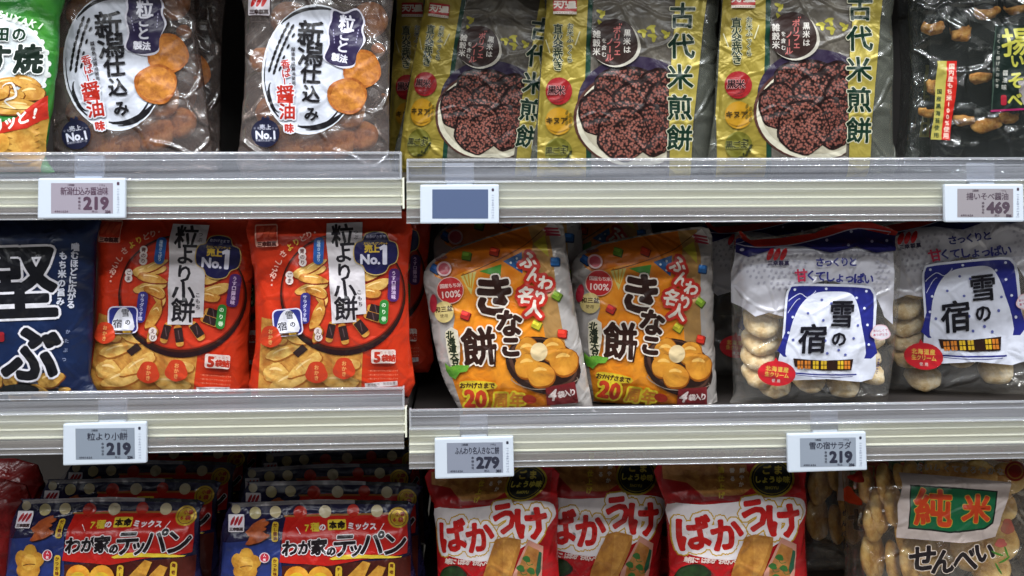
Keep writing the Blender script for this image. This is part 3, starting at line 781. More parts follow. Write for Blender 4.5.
for d, Yb, l in ((-354, 140, 'gold-striped cracker bag standing behind the leftmost gold-striped bag'), (22, 110, 'gold-striped cracker bag standing behind the rightmost gold-striped bag')):
    copy_tree(K3.root, K3.matrix(Vector((K3.O.x + d, Yb, zUR))), l)

# ---- 4 dark tray of seaweed crackers
FRIED = crackermat('fried_cracker_crust', '#a8601e', '#d4903c', '#ecb868', 160)
def isobe():
    s = Sheet('snack_bag', 'clear bag with black inner of seaweed-wrapped crackers at the right end of the top row', 'snack bag', 'black seaweed cracker bags', 985, zUR, 42, RAD(6), crop=(880, 0, 3.493), T=22, R=30, seed=8, wr=1.3)
    s.body([(116, -140), (400, -145), (640, -140), (650, 200), (645, 640), (400, 645), (95, 640), (96, 500), (112, 250)], clear('glossy_clear_film', '#f0f2f0', '#8a9088', 0.04, 0.14, 0.07, 0.9, 24))
    s.part('origin_sticker')
    s.P([(200, 213), (233, 213), (226, 350), (214, 488), (177, 487), (192, 350)], '#a3994a'); s.P([(233, 213), (268, 213), (262, 350), (244, 490), (214, 488), (226, 350)], '#b32118')
    s.T('国内産もち米100%使用', (250, 232), (230, 474), 21, '#dcc8b8', bold=.5); s.T('国産黒海苔使用', (207, 320), (196, 472), 19, '#2c3a22', bold=.5)
    s.part('title_panel')
    s.P([(400, 90), (640, 88), (640, 372), (520, 380), (386, 388), (392, 240)], '#15201c'); s.L([(386, 388), (520, 380), (640, 372)], 7, '#8a1e50', sm=0)
    s.L([(404, 92), (396, 240), (390, 385)], 3, '#3a4a40', sm=0)
    s.P([(478, 270), (640, 262), (640, 362), (500, 366), (484, 320)], '#8a8484', sm=0)
    s.T('揚いそべ', (482, 145), (470, 348), 0, '#a9a544', sizes=[104, 52, 62, 54], bold=1.8, ang=-4, out=[(2, '#1c2a1e')])
    s.T('醤油味', (437, 255), (432, 305), 20, '#a8a8a0', bold=.4); s.T('さくっと揚げたおかき', (414, 125), (408, 300), 14, '#98988e', bold=.3)
    s.Rr(431, 350, 20, 36, '#8e1c2a'); s.end(); return s
I4 = isobe()
bm = bmesh.new(); box_bm(bm, -62, 62, 6, 196, -9, -7.5, .6)
o = from_bm('tray_liner', bm, solid('black_liner', '#131516', .35), I4.root)
ISO = []
for i, (x, y, r, h, l) in enumerate(((934, 27, 13, 7, 'top left'), (961, 32, 12, 9, 'top centre'), (986, 12, 14, 7, 'upper right'), (1016, 8, 13, 6, 'top right'), (980, 77, 13, 6, 'middle'), (933, 86, 7, 8, 'middle left'), (927, 112, 9, 5, 'lower left'), (964, 118, 13, 7, 'lower centre'), (986, 123, 17, 8, 'lower right'), (1008, 117, 12, 6, 'far lower right'))):
    bm = bmesh.new(); bmesh.ops.create_icosphere(bm, subdivisions=3, radius=1)
    for v in bm.verts:
        q = noise.noise(v.co * 1.3 + Vector((i * 3, 0, 0))) * .35 + noise.noise(v.co * 4 + Vector((i * 3, 0, 0))) * .12
        v.co = v.co * (1 + q); v.co = Vector((v.co.x * r, v.co.y * 6, v.co.z * h * 1.2)) * S
    o = from_bm('rice_cracker', bm, FRIED, None, True); u_, v_ = I4.hit(x, y, 3); o.matrix_world = I4.matrix(I4.O + I4.ex * u_ + I4.ey * v_ + I4.ez * 3) @ Matrix.Rotation(RAD(random.uniform(-12, 12)), 4, 'Z') @ Matrix.Rotation(RAD(90), 4, 'X')
    tag(o, 'knobbly orange fried cracker at the %s of the black seaweed cracker bag' % l, 'rice cracker', 'fried seaweed crackers'); ISO.append((o, l))
    # nori band around its lower half
    bm = bmesh.new(); n = 16; A = []
    for k in range(n):
        t = 2 * math.pi * k / n
        A.append([bm.verts.new(Vector((r * .92 * math.cos(t), 5.6 * math.sin(t) + (0.6 * noise.noise(Vector((k, i, j)))), z)) * S) for j, z in enumerate((-h * .25, -h * 1.2, -h * 2.2))])
    for k in range(n):
        for j in (0, 1): bm.faces.new((A[k][j], A[(k + 1) % n][j], A[(k + 1) % n][j + 1], A[k][j + 1]))
    bm.faces.new([a[2] for a in A]); bm.faces.new([a[0] for a in A])
    w_ = from_bm('seaweed_wrap', bm, solid('nori', '#17191a', .45), o, True)
copy_tree(I4.root, I4.matrix(Vector((I4.O.x + 30, 122, zUR))), 'black seaweed cracker bag behind the front one at the right end of the top row')

# ---- 5 navy bag
def navy():
    s = Sheet('snack_bag', 'navy blue bag with bold white-edged black lettering at the left edge of the middle row', 'snack bag', None, 0, zLL, 36, RAD(6), crop=(0, 210, 3.03), T=20, seed=9)
    s.body([(-260, 14), (0, 14), (284, 16), (290, 100), (284, 300), (272, 500), (262, 650), (-260, 650)], ink('#0e1836', .33, 0, .3, '#132448', 14))
    s.part('cracker_picture')
    s.E(80, 585, 165, 70, '#101218'); s.L([(-70, 560), (60, 520), (215, 555)], 4, '#5a5a66')
    Y = ink('#c89c4c', .4, 0, .3, '#9a6a28', 130)
    for x, y, a, b, g in ((152, 512, 42, 24, -12), (30, 512, 26, 24, 0), (-20, 520, 30, 22, 0), (110, 548, 40, 18, 10), (196, 545, 18, 9, -8), (60, 560, 36, 20, 0)): s.piece(x, y, a, b, Y, g, seed=x)
    s.E(60, 545, 60, 18, '#16181c')
    s.part('title_lettering')
    s.T('堅', (62, 226), (62, 226), 236, '#14141a', bold=7.5, out=[(7.5, '#d3d0d8')], word=True, ang=-2)
    s.T('ぶ', (92, 440), (92, 440), 180, '#14141a', bold=8.5, out=[(7, '#d3d0d8')], word=True)
    s.part('slogan')
    s.T('噛むほどに広がる', (229, 112), (216, 286), 26, '#c6c8d6', bold=1.2); s.T('もち米の旨み', (193, 138), (184, 276), 26, '#c6c8d6', bold=1.2)
    s.T('かたぶつ', (207, 368), (196, 452), 14, '#8088a4', bold=.3); s.Rr(4, 384, 22, 30, '#8a1c24')
    s.end(); return s
NV = navy()

# ---- 6 red bag of mixed small rice cakes
def red():
    s = Sheet('snack_bag', 'orange-red bag of assorted small rice cakes, right of its pair in the middle row', 'snack bag', 'orange-red bags of assorted small rice cakes', 330, zLL, 34, RAD(4), crop=(240, 210, 3.03), T=19, R=24, seed=12, wr=.8, folds=((-44, 152, -10, 112, 4, 5), (-8, 140, 30, 88, 4.5, 5), (-66, 50, -20, 92, 3.5, 5), (-70, 130, -52, 60, 3, 5)))
    s.body([(33, 6), (270, 4), (505, 6), (508, 200), (514, 400), (512, 640), (270, 645), (42, 640), (50, 400), (46, 200)], ink('#c8381a', .28, 0, .3, '#b82c14', 10))
    s.part('cracker_picture')
    A = ink('#d2a04c', .4, 0, .3, '#b06a24', 130); B = ink('#dcb468', .4, 0, .3, '#c08a3c', 110); NR = '#2e1d1e'
    s.P([(66, 325), (120, 330), (200, 400), (372, 432), (368, 545), (240, 560), (56, 560), (60, 440)], ink('#cf9a48', .4, 0, .3, '#a8682c', 80))
    for x, y, a, b, g in ((110, 495, 40, 30, 10), (150, 515, 60, 24, -20), (200, 470, 60, 20, -35), (130, 430, 55, 18, -20), (300, 520, 60, 22, 8), (330, 470, 35, 18, -10), (110, 385, 35, 25, 0), (170, 390, 30, 14, 20)): s.piece(x, y, a, b, ink('#e2bc68', .4, 0, .3, '#c98a40', 130) if x % 3 else B, g, rim='#9a5a22', seed=x)
    s.P([(160, 432), (190, 406), (206, 422), (176, 446)], NR)
    s.E(312, 256, 190, 184, '#241014', n=48); s.E(312, 247, 189, 178, '#3c1810', n=48); s.E(312, 246, 184, 171, '#8a2012', n=48); s.E(312, 246, 180, 167, ink('#bd341e', .3, 0, .3), n=48)
    for x, y, a, b, g in ((208, 186, 52, 17, -12), (225, 170, 40, 12, -30), (215, 236, 52, 14, -14), (248, 262, 18, 30, -20), (232, 248, 34, 14, 20), (236, 318, 17, 46, 22), (220, 208, 45, 14, 8), (405, 190, 40, 15, -35), (412, 228, 48, 16, -18), (395, 250, 34, 14, 10), (398, 170, 24, 10, 50), (236, 375, 14, 26, 20)): s.piece(x, y, a, b, B if g < 0 else A, g, rim='#7e2c12', seed=y)
    for x, y, w_, h, g in ((276, 368, 22, 56, 12), (315, 374, 24, 56, -12), (368, 356, 26, 54, -38), (404, 322, 24, 50, -72), (412, 300, 22, 46, -75)):
        s.Rr(x, y, w_, h * 1.15, A, g, 9); s.Rr(x, y - 2, w_ * 1.04, h * .78, NR, g, 3); s.L([(x - 3, y - 16), (x + 3, y + 10)], 2.4, '#5c4648')
    s.part('title_slip')
    s.P([(264, 40), (372, 36), (378, 180), (384, 313), (352, 316), (354, 338), (280, 343), (272, 200)], ink('#c9c2c6', .35))
    s.part('title_lettering')
    s.T('粒より小餅', (312, 76), (322, 297), 0, '#221e24', sizes=[72, 58, 58, 68, 74], bold=1.8, ang=-3, shear=-.03)
    s.T('つぶ', (352, 66), (353, 82), 14, '#3a3238', bold=.3); s.T('こもち', (362, 248), (366, 284), 15, '#3a3238', bold=.4)
    s.part('curved_slogan')
    s.T('おいしさよりどり', (98, 212), (98, 212), 16, '#d8a89c') if False else None
    for ch, x, y, a, c_ in (('・', 98, 226, -70, '#dba89a'), ('・', 99, 212, -68, '#dba89a'), ('お', 102, 196, -62, '#dba89a'), ('い', 109, 176, -58, '#dba89a'), ('し', 119, 156, -52, '#dba89a'), ('さ', 132, 132, -46, '#dba89a'), ('よ', 152, 112, -38, '#d8b040'), ('り', 172, 96, -32, '#d8b040'), ('ど', 192, 84, -25, '#dba89a'), ('り', 211, 74, -18, '#dba89a'), ('・', 228, 67, -12, '#dba89a')):
        s.T(ch, (x, y), (x, y), 22, c_, ang=a, bold=.7)
    s.part('flavour_tags')
    s.Rr(240, 123, 31, 82, '#2c5aa0', 3, 14); s.T('塩味さっぱり', (240, 96), (240, 150), 11, '#b9cbe6', bold=.5)
    for pts, tx in ((((190, 124), (191, 141), (192, 158)), '青のり'), (((152, 196), (152, 213)), 'ごま'), (((238, 366), (240, 384)), 'えび')):
        for (x, y), ch in zip(pts, tx): s.E(x, y, 12, 12, '#d8c8c4', n=14)
        for (x, y), ch in zip(pts, tx): s.T(ch, (x, y), (x, y), 15, '#5a2a28', bold=.3)
    s.Rr(467, 226, 34, 100, '#4a2660', 3, 14); s.T('うす口醤油味', (467, 190), (466, 262), 14, '#d0b6d6', bold=.4)
    s.Rr(199, 296, 30, 94, '#33307a', 3, 13); s.T('サラダうす塩', (199, 262), (198, 330), 13, '#c0bfe0', bold=.4)
    s.Rr(437, 307, 27, 74, '#2f7a34', 3, 12); s.T('のり巻', (437, 286), (437, 328), 15, '#cfe2c4', bold=.5)
    s.part('sales_badge')
    for m, g in (('#b79b58', 3), ('#1f1c48', 0)):
        s.P([(413 + a * (66 + g), 128 + b * (66 + g)) for a, b in ((0, -.95), (.45, -.85), (.6, -.55), (.9, -.42), (1, 0), (.9, .42), (.6, .58), (.42, .88), (0, 1), (-.42, .88), (-.6, .58), (-.9, .42), (-1, 0), (-.9, -.42), (-.6, -.55), (-.45, -.85))], m, sm=3)
    s.T('売上', (391, 116), (412, 116), 25, '#c6a43a', bold=1.3); s.T('No.', (396, 148), (396, 148), 40, '#d2cfe0', word=True, bold=1.8); s.T('1', (440, 134), (440, 134), 78, '#d2cfe0', word=True, bold=3); s.P([(423, 112), (440, 102), (440, 116), (426, 121)], '#d2cfe0')
    s.T('おせんべいアンケート', (380, 100), (446, 100), 9, '#c6a43a', bold=.2); s.T('おかげさまで', (388, 80), (438, 80), 10, '#b8b4d0', bold=.2)
    s.part('companion_badge')
    s.Rr(147, 338, 90, 82, '#cfc8dc', -5, 16); s.Rr(147, 338, 82, 74, '#2c3078', -5, 13)
    s.P([(118, 372), (120, 330), (136, 304), (158, 304), (176, 330), (180, 366)], '#d4d2dc', sm=3)
    s.T('雪', (152, 316), (152, 316), 26, '#201e28', bold=.3, ang=-8); s.T('宿', (132, 350), (132, 350), 28, '#201e28', bold=.3, ang=-8); s.T('の', (162, 344), (162, 344), 18, '#201e28', bold=.6)
    s.Rr(150, 373, 58, 8, '#4a2c1c', -4, 2); s.Rr(162, 373, 22, 6, '#c89a30', -4, 1)
    s.part('flower_badges')
    for x, y, r in ((234, 490, 33), (317, 478, 33), (95, 382, 33)): s.E(x, y, r, r, '#c03c20', wob=.06); s.T('おかき', (x, y - 16), (x, y + 16), 15, '#e0a060', bold=.4)
    s.part('pack_count')
    s.Rr(436, 441, 74, 42, '#d9c4bc', 0, 6); s.Rr(436, 441, 68, 36, '#cf4a26', 0, 4) if False else None
    s.T('5', (417, 443), (417, 443), 42, '#b5301c', word=True, bold=2.6); s.T('袋詰', (441, 446), (462, 446), 22, '#b5301c', bold=1.2); s.T('たっぷり', (430, 428), (464, 428), 9, '#b5301c')
    for i in range(3): s.T('一度に食べきりやすい小袋入りです', (392, 484 + i * 12), (478, 484 + i * 12), 6, '#e0886a')
    s.P([(380, 522), (478, 514), (479, 528), (381, 536)], '#c8bcbc'); s.T('要冷暗所 製造記号', (392, 527), (468, 521), 9, '#5a3a3a')
    s.part('logo'); s.Rr(84, 76, 68, 68, '#d69c8c', -2, 5); s.Rr(84, 70, 62, 48, '#c03a24', -2, 4)
    for i in (-1, 0, 1): s.E(84 + i * 18, 68, 7.5, 20, '#d4563c', 25, 12)
    s.T('三幸製菓', (63, 103), (106, 101), 15, '#4a1c18', bold=.8)
    s.end(); return s
R6 = red()
M = placed(R6, (312, 75), (436, 440), (187.2, 236.4), (219.1, 360), 60, RAD(5))
copy_tree(R6.root, M, 'orange-red bag of assorted small rice cakes beside the navy bag')
for d, l in ((16, 'orange-red bag standing behind the right orange-red bag of the middle row'), (-158, 'orange-red bag standing behind the orange-red bag beside the navy bag')):
    copy_tree(R6.root, R6.matrix(Vector((R6.O.x + d, 118, zLL))), l)
# ---- 7 orange roasted-soybean puff bag, tilted
def kinako():
    s = Sheet('snack_bag', 'orange and silver bag of fluffy soybean-flour rice puffs, left and nearest of its pair', 'snack bag', 'orange bags of soybean-flour rice puffs', 510, zLR, 40, RAD(9), crop=(410, 210, 2.81), T=24, R=40, seed=14, wr=1.0)
    s.body([(38, 190), (55, 150), (112, 112), (215, 76), (330, 42), (420, 28), (440, 120), (462, 270), (490, 430), (515, 560), (520, 640), (330, 650), (150, 640), (140, 560), (95, 475), (68, 370), (50, 260)], ink('#b9b2ae', .24, .25, .4))
    s.part('orange_panel'); O = ink('#cf7216', .28, 0, .3, '#dc8a26', 18)
    s.P([(56, 158), (112, 116), (215, 80), (330, 46), (345, 90), (336, 150), (362, 260), (385, 380), (392, 500), (398, 640), (152, 640), (148, 560), (118, 470), (112, 400), (126, 300), (100, 200), (70, 186)], O)
    s.P([(330, 46), (385, 34), (400, 120), (415, 260), (440, 400), (420, 420), (388, 390), (362, 260), (336, 150), (345, 90)], ink('#b98a4c', .3, .2, .4, '#a9814e', 30))
    s.P([(60, 160), (112, 118), (215, 82), (330, 48), (345, 96), (250, 142), (160, 170), (95, 200)], ink('#c06414', .28, 0, .3))
    s.L([(150, 178), (215, 155), (300, 112), (345, 80), (385, 36)], 2.2, '#5a3214')
    s.P([(194, 172), (257, 152), (254, 190)], '#4a8a34'); s.P([(262, 144), (314, 118), (316, 178)], '#2c5c94'); s.P([(142, 186), (186, 172), (172, 238)], '#c8ba6a')
    for i in range(3): s.L([(152 + i * 12, 184 - i * 4), (164 + i * 4, 216 + i * 2)], 4, '#c9922a', sm=0)
    s.P([(345, 95), (378, 70), (390, 132)], '#b9a83a'); s.P([(372, 56), (398, 30), (424, 60), (422, 76)], '#c9c2c0')
    for i in range(3): s.P([(378 + i * 3, 52 + i * 8 - 4), (416 + i * 3, 50 + i * 9), (417 + i * 3, 55 + i * 9), (375 + i * 3, 56 + i * 8)], '#a03444')
    for x, y in ((283, 148), (302, 162), (300, 136)): s.E(x, y, 3.5, 3.5, '#c8d0da', n=8)
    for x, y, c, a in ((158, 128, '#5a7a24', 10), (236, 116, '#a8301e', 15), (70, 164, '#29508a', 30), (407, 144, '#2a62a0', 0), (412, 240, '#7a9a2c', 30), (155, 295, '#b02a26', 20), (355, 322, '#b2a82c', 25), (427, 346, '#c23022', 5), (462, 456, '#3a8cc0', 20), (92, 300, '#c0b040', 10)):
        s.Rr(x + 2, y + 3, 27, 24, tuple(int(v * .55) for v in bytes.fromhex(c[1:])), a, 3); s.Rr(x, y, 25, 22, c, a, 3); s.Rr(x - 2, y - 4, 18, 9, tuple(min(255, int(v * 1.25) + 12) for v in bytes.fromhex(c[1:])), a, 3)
    s.part('bowl_picture')
    s.E(374, 436, 108, 78, '#2a1a16', 18); s.E(374, 430, 99, 68, '#4a3026', 18); s.E(376, 427, 92, 61, '#251612', 18)
    PF = ink('#cf8f30', .35, 0, .3, '#b87424', 50)
    for x, y, a, b in ((330, 400, 36, 42), (402, 392, 36, 34), (432, 425, 40, 38), (330, 438, 36, 34), (368, 462, 38, 34)): s.piece(x, y, a, b, PF, 0, rim='#8a4a12', hi='#dfae5c', wob=.03, seed=x)
    s.E(362, 398, 24, 26, '#d2bb90'); s.L([(288, 470), (340, 502), (420, 495), (468, 470)], 2.5, '#8a7a6c')
    s.part('title_lettering')
    D = ink('#2e1812'); W_ = ink('#d8ccc0')
    s.T('き', (236, 242), (236, 242), 124, D, bold=5.5, out=[(4.5, W_)], word=True, ang=2); s.T('な', (279, 320), (279, 320), 78, D, bold=4, out=[(4, W_)], word=True, ang=2)
    s.T('こ', (283, 384), (283, 384), 62, D, bold=4.5, out=[(4, W_)], word=True); s.T('餅', (194, 386), (194, 386), 112, D, bold=3.6, out=[(4.5, W_)], word=True, ang=-6, sx=.88)
    s.L([(240, 380), (238, 440)], 9, D, taper=True)
    s.part('brand_lettering')
    for ch, x, y, z in (('ふ', 334, 142, 52), ('ん', 350, 182, 46), ('わ', 380, 206, 44), ('り', 364, 248, 44), ('名', 324, 240, 50), ('人', 348, 278, 50)):
        s.T(ch, (x, y), (x, y), z, W_, bold=1.8, out=[(9, '#b2281c')], word=True, ang=6)
    s.part('ingredient_badge')
    s.E(113, 225, 38, 38, '#d0a89a'); s.E(113, 225, 36, 36, '#b4282a'); s.T('国産もち米', (90, 214), (138, 210), 13, '#e0c0b8', bold=.3, ang=-6); s.T('100%', (116, 236), (116, 236), 26, '#e6cbc4', word=True, bold=.6, ang=-6)
    s.E(96, 165, 21, 21, '#cfa8a8'); s.E(96, 165, 16, 16, '#b04452'); s.T('越後製菓', (76, 140), (100, 132), 9, '#7a4a4a', ang=-15, bold=.3)
    s.E(96, 286, 27, 30, '#c9b476'); s.T('和三盆', (78, 280), (112, 276), 17, '#3a2416', bold=.6, ang=-4); s.T('使用', (90, 297), (102, 296), 11, '#3a2416')
    s.E(66, 262, 10, 26, '#a82a3a')
    s.P([(100, 340), (134, 338), (140, 425), (112, 432)], '#c8bfae', sm=2); s.T('北海道大豆', (112, 350), (128, 428), 23, '#1c2416', bold=1.2, out=[(2, '#c8bfa0')])
    s.P([(98, 428), (112, 440), (132, 434), (168, 436), (160, 452), (140, 456), (128, 474), (112, 466), (102, 450)], ink('#3c7a26', .3, 0, .3, '#6a9a30', 60))
    s.part('anniversary_banner')
    s.P([(140, 482), (180, 478), (238, 484), (240, 500), (180, 506), (145, 502)], '#cfb22c', sm=2); s.T('おかげさまで', (148, 492), (230, 492), 17, '#4a2c14', bold=.9)
    s.T('20', (184, 530), (184, 530), 62, '#c03c20', word=True, bold=3.4, out=[(6, '#d4bc2c')]); s.T('周年', (255, 533), (300, 533), 42, '#c9802a', bold=1.8, out=[(6, '#d4bc2c')])
    s.E(335, 530, 20, 12, '#a8301e', 10)
    s.part('pack_count')
    s.P([(380, 498), (462, 480), (472, 540), (384, 548)], '#6a1c20'); s.T('4', (400, 518), (400, 518), 44, '#d8c8c4', word=True, bold=1.4, shear=.2); s.T('袋入り', (424, 517), (456, 510), 20, '#d8c8c4', bold=.8, ang=-8)
    s.end(); return s
K7 = kinako()
M = placed(K7, (235, 240), (370, 435), (640, 293.6), (677.4, 366.6), 72, RAD(7))
copy_tree(K7.root, M, 'orange and silver bag of fluffy soybean-flour rice puffs, right of its pair')
copy_tree(K7.root, K7.matrix(Vector((K7.O.x + 5, 108, zLR))) @ Matrix.Rotation(RAD(-4), 4, 'Z') @ Matrix.Diagonal((1.1, 1.12, 1, 1)), 'orange and silver bag standing behind the left soybean-flour puff bag')
copy_tree(K7.root, K7.matrix(Vector((K7.O.x + 130, 156, zLR))) @ Matrix.Rotation(RAD(6), 4, 'Z') @ Matrix.Diagonal((1.08, 1.05, 1, 1)), 'orange and silver bag standing behind the right soybean-flour puff bag')

# ---- 8 snow-white cream cracker bag
SNOW = crackermat('sugar_glazed_cracker', '#c49c62', '#e6cc9c', '#f6ecd6', 55, 1.0)
def yuki():
    s = Sheet('snack_bag', 'white-topped bag of sugar-glazed crackers with red and navy fold, left of its pair', 'snack bag', 'clear and white bags of sugar-glazed crackers', 808, zLR, 56, RAD(7), crop=(720, 215, 5.12), T=34, R=16, seed=17, wr=1.1)
    s.body([(76, 120), (100, 78), (180, 115), (400, 90), (560, 52), (690, 30), (780, 38), (905, 84), (896, 160), (905, 260), (890, 500), (868, 720), (835, 960), (830, 1150), (450, 1160), (80, 1150), (75, 900), (62, 600), (58, 300), (72, 190)],
           clear('clear_cracker_bag', '#fbf9f5', '#dcd8d4', 0.08, 0.12, 0.06, 0.9, 28))
    MILK = clear('milky_bag_print', '#e4e2e8', '#dcdae4', 0.78, 0.2, 0.10, 0.6, 30)
    s.part('milky_upper_film')
    s.P([(78, 180), (300, 140), (560, 160), (880, 170), (890, 330), (880, 560), (840, 520), (800, 420), (560, 330), (340, 380), (322, 520), (250, 500), (180, 520), (110, 470), (66, 450), (62, 300)], MILK)
    random.seed(5); g = ink('#a3a1ae', .4)
    for i in range(26):
        for j in range(7):
            x = 95 + i * 30 + (j % 2) * 15; y = 205 + j * 28
            if 440 < x < 800 and 205 < y < 350: continue
            if x < 260 and y > 205 + 60 + x * .4: continue
            if x < 880: s.E(x + random.uniform(-5, 5), y + random.uniform(-5, 5), 6.5, 8.5, g, 30, 7)
    s.part('top_seal')
    s.P([(76, 124), (92, 116), (180, 160), (360, 150), (540, 108), (700, 66), (850, 98), (893, 100), (890, 182), (790, 192), (690, 160), (560, 192), (420, 158), (300, 155), (218, 190), (140, 215), (76, 190)], '#24225c')
    s.P([(90, 84), (102, 82), (150, 128), (300, 118), (480, 92), (560, 56), (690, 33), (780, 42), (904, 86), (890, 104), (850, 100), (700, 66), (540, 108), (360, 150), (180, 163), (118, 132)], '#c23026')
    s.L([(120, 134), (180, 164), (360, 152), (540, 110), (700, 68), (850, 101)], 5, '#cdc8d8', sm=3)
    for x, y in ((113, 178), (540, 128), (650, 152), (770, 134), (664, 84), (845, 130)): s.E(x, y, 8, 8, '#c4c4dc', n=8)
    s.part('logo')
    for i in (-1, 0, 1): s.E(285 + i * 34, 200, 14, 34, '#bb2026', 24, 14)
    s.T('三幸製菓', (250, 245), (335, 245), 25, '#2c2440', bold=1.2)
    s.part('slogan'); NV_ = ink('#2a2c72')
    s.T('さっくりと', (504, 240), (672, 238), 50, NV_, bold=1.8); s.T('甘', (410, 310), (410, 310), 68, '#b22a4a', word=True, bold=2.2, ang=-4)
    s.T('くてしょっぱい', (458, 308), (752, 326), 56, NV_, bold=2)
    s.part('title_panel')
    Wm = ink('#d3d5e2'); B_ = ink('#262a7c')
    s.P([(345, 372), (400, 350), (720, 358), (780, 385), (792, 440), (784, 640), (770, 836), (540, 836), (300, 826), (312, 640), (326, 440)], Wm, sm=3)
    s.P([(352, 380), (400, 362), (715, 370), (768, 392), (778, 440), (772, 600), (760, 736), (318, 722), (326, 600), (338, 440)], B_, sm=3)
    s.P([(312, 722), (762, 732), (756, 812), (308, 800)], Wm); s.L([(345, 800), (500, 814), (690, 812)], 7, B_); s.L([(380, 812), (520, 826), (670, 822)], 3, B_)
    s.P([(488, 396), (560, 390), (650, 396), (690, 440), (716, 560), (726, 740), (540, 752), (340, 736), (350, 600), (382, 500), (430, 430)], ink('#d0d2e0'), sm=4)
    s.L([(345, 440), (400, 400), (440, 420), (480, 385)], 4, '#c8cae0'); s.L([(340, 500), (380, 440), (400, 430)], 3, '#c8cae0')
    for x, y in ((740, 388), (690, 422), (730, 475), (343, 600), (365, 520), (340, 690), (752, 660), (535, 376), (375, 380), (745, 560)): s.E(x, y, 7, 7, '#d0d4e8', n=8)
    for x, y in ((512, 432), (442, 500), (520, 536), (696, 562), (366, 636), (530, 640), (674, 628), (540, 704), (632, 712), (598, 688), (560, 450)): s.E(x, y, 7, 7, '#5a60a0', n=8)
    s.P([(366, 730), (520, 742), (672, 734), (662, 790), (520, 792), (374, 772)], '#2a1812')
    for i, (x, c_) in enumerate(((402, '#c4742a'), (439, '#c4742a'), (480, '#cfa82a'), (521, '#cfa82a'), (606, '#cfa82a'), (640, '#c4742a'))):
        for k in range(2): s.Rr(x - 8 + k * 16, 752, 13, 20, c_, 0, 1); s.Rr(x - 8 + k * 16, 775, 13, 18, c_, 0, 1)
    s.part('title_lettering')
    s.T('雪', (612, 506), (612, 506), 150, '#16141c', word=True, bold=2.4, shear=.06, sx=.92); s.T('宿', (462, 634), (462, 634), 158, '#16141c', word=True, bold=3.4, shear=.06); s.T('の', (597, 632), (597, 632), 84, '#16141c', word=True, bold=3)
    s.part('origin_badge')
    s.E(280, 806, 97, 64, '#c0222c', 4); s.P([(262, 750), (276, 724), (292, 750)], '#c0222c')
    s.T('北海道産', (238, 780), (328, 788), 28, '#d8b050', bold=.8, ang=4); s.T('生クリーム', (232, 808), (330, 818), 26, '#d8b050', bold=.8, ang=4); s.T('使用', (264, 842), (290, 844), 18, '#dcc0b8', bold=.4)
    s.part('speech_bubble'); s.E(808, 598, 50, 40, '#d8b4bc', 0, 30, wob=.06); s.E(808, 598, 44, 35, '#d4cfd8', 0, 30, wob=.06)
    s.T('おいしくて', (778, 590), (838, 586), 14, '#b04a68', bold=.4); s.T('ありがとう', (778, 610), (838, 606), 14, '#b04a68', bold=.4)
    s.T('ゆきのやど', (800, 735), (788, 800), 14, '#2a2c72', bold=.4)
    s.end(); return s
Y8 = yuki()
YC = []
for i, (x, y, r, d, t, l) in enumerate(((761, 322, 21, 46, 40, 'at the top of the left stack'), (760, 340, 22, 44, 38, 'second from the top of the left stack'), (758, 356, 24, 40, 38, 'in the middle of the left stack'), (759, 374, 25, 38, 42, 'low in the left stack'), (774, 392, 32, 40, 54, 'at the bottom of the left stack'),
        (843, 391, 32, 40, 50, 'at the bottom right'), (868, 372, 18, 46, 30, 'at the lower right edge'), (871, 338, 14, 48, 30, 'at the right edge'), (790, 340, 18, 50, 40, 'behind the panel, left'), (815, 355, 26, 52, 40, 'behind the panel, middle'), (842, 340, 24, 52, 40, 'behind the panel, right'), (866, 355, 16, 46, 20, 'at the middle of the right edge'), (808, 376, 22, 55, 40, 'behind the panel, low'), (775, 306, 20, 46, 30, 'above the left stack'))):
    YC.append((disc_in(Y8, x, y, (6, 0, -4)[i % 3] if d < 50 else -10, r, 6.5, (random.uniform(-.15, .15), math.cos(RAD(t)), math.sin(RAD(t))), SNOW, 'pale sugar-glazed cracker %s of the left white-topped bag' % l, 'sugar-glazed crackers', i + 1, lump=.1), l))
M = placed(Y8, (610, 500), (280, 806), (979.2, 286.5), (922.3, 351.6), 82, RAD(7), RAD(-11))
clone_with(Y8, M, 'white-topped bag of sugar-glazed crackers cut by the right edge', YC, 'pale sugar-glazed cracker %s of the right white-topped bag')
copy_tree(Y8.root, Y8.matrix(Vector((Y8.O.x - 12, 158, zLR + .5))), 'white-topped bag standing behind the left bag of sugar-glazed crackers')

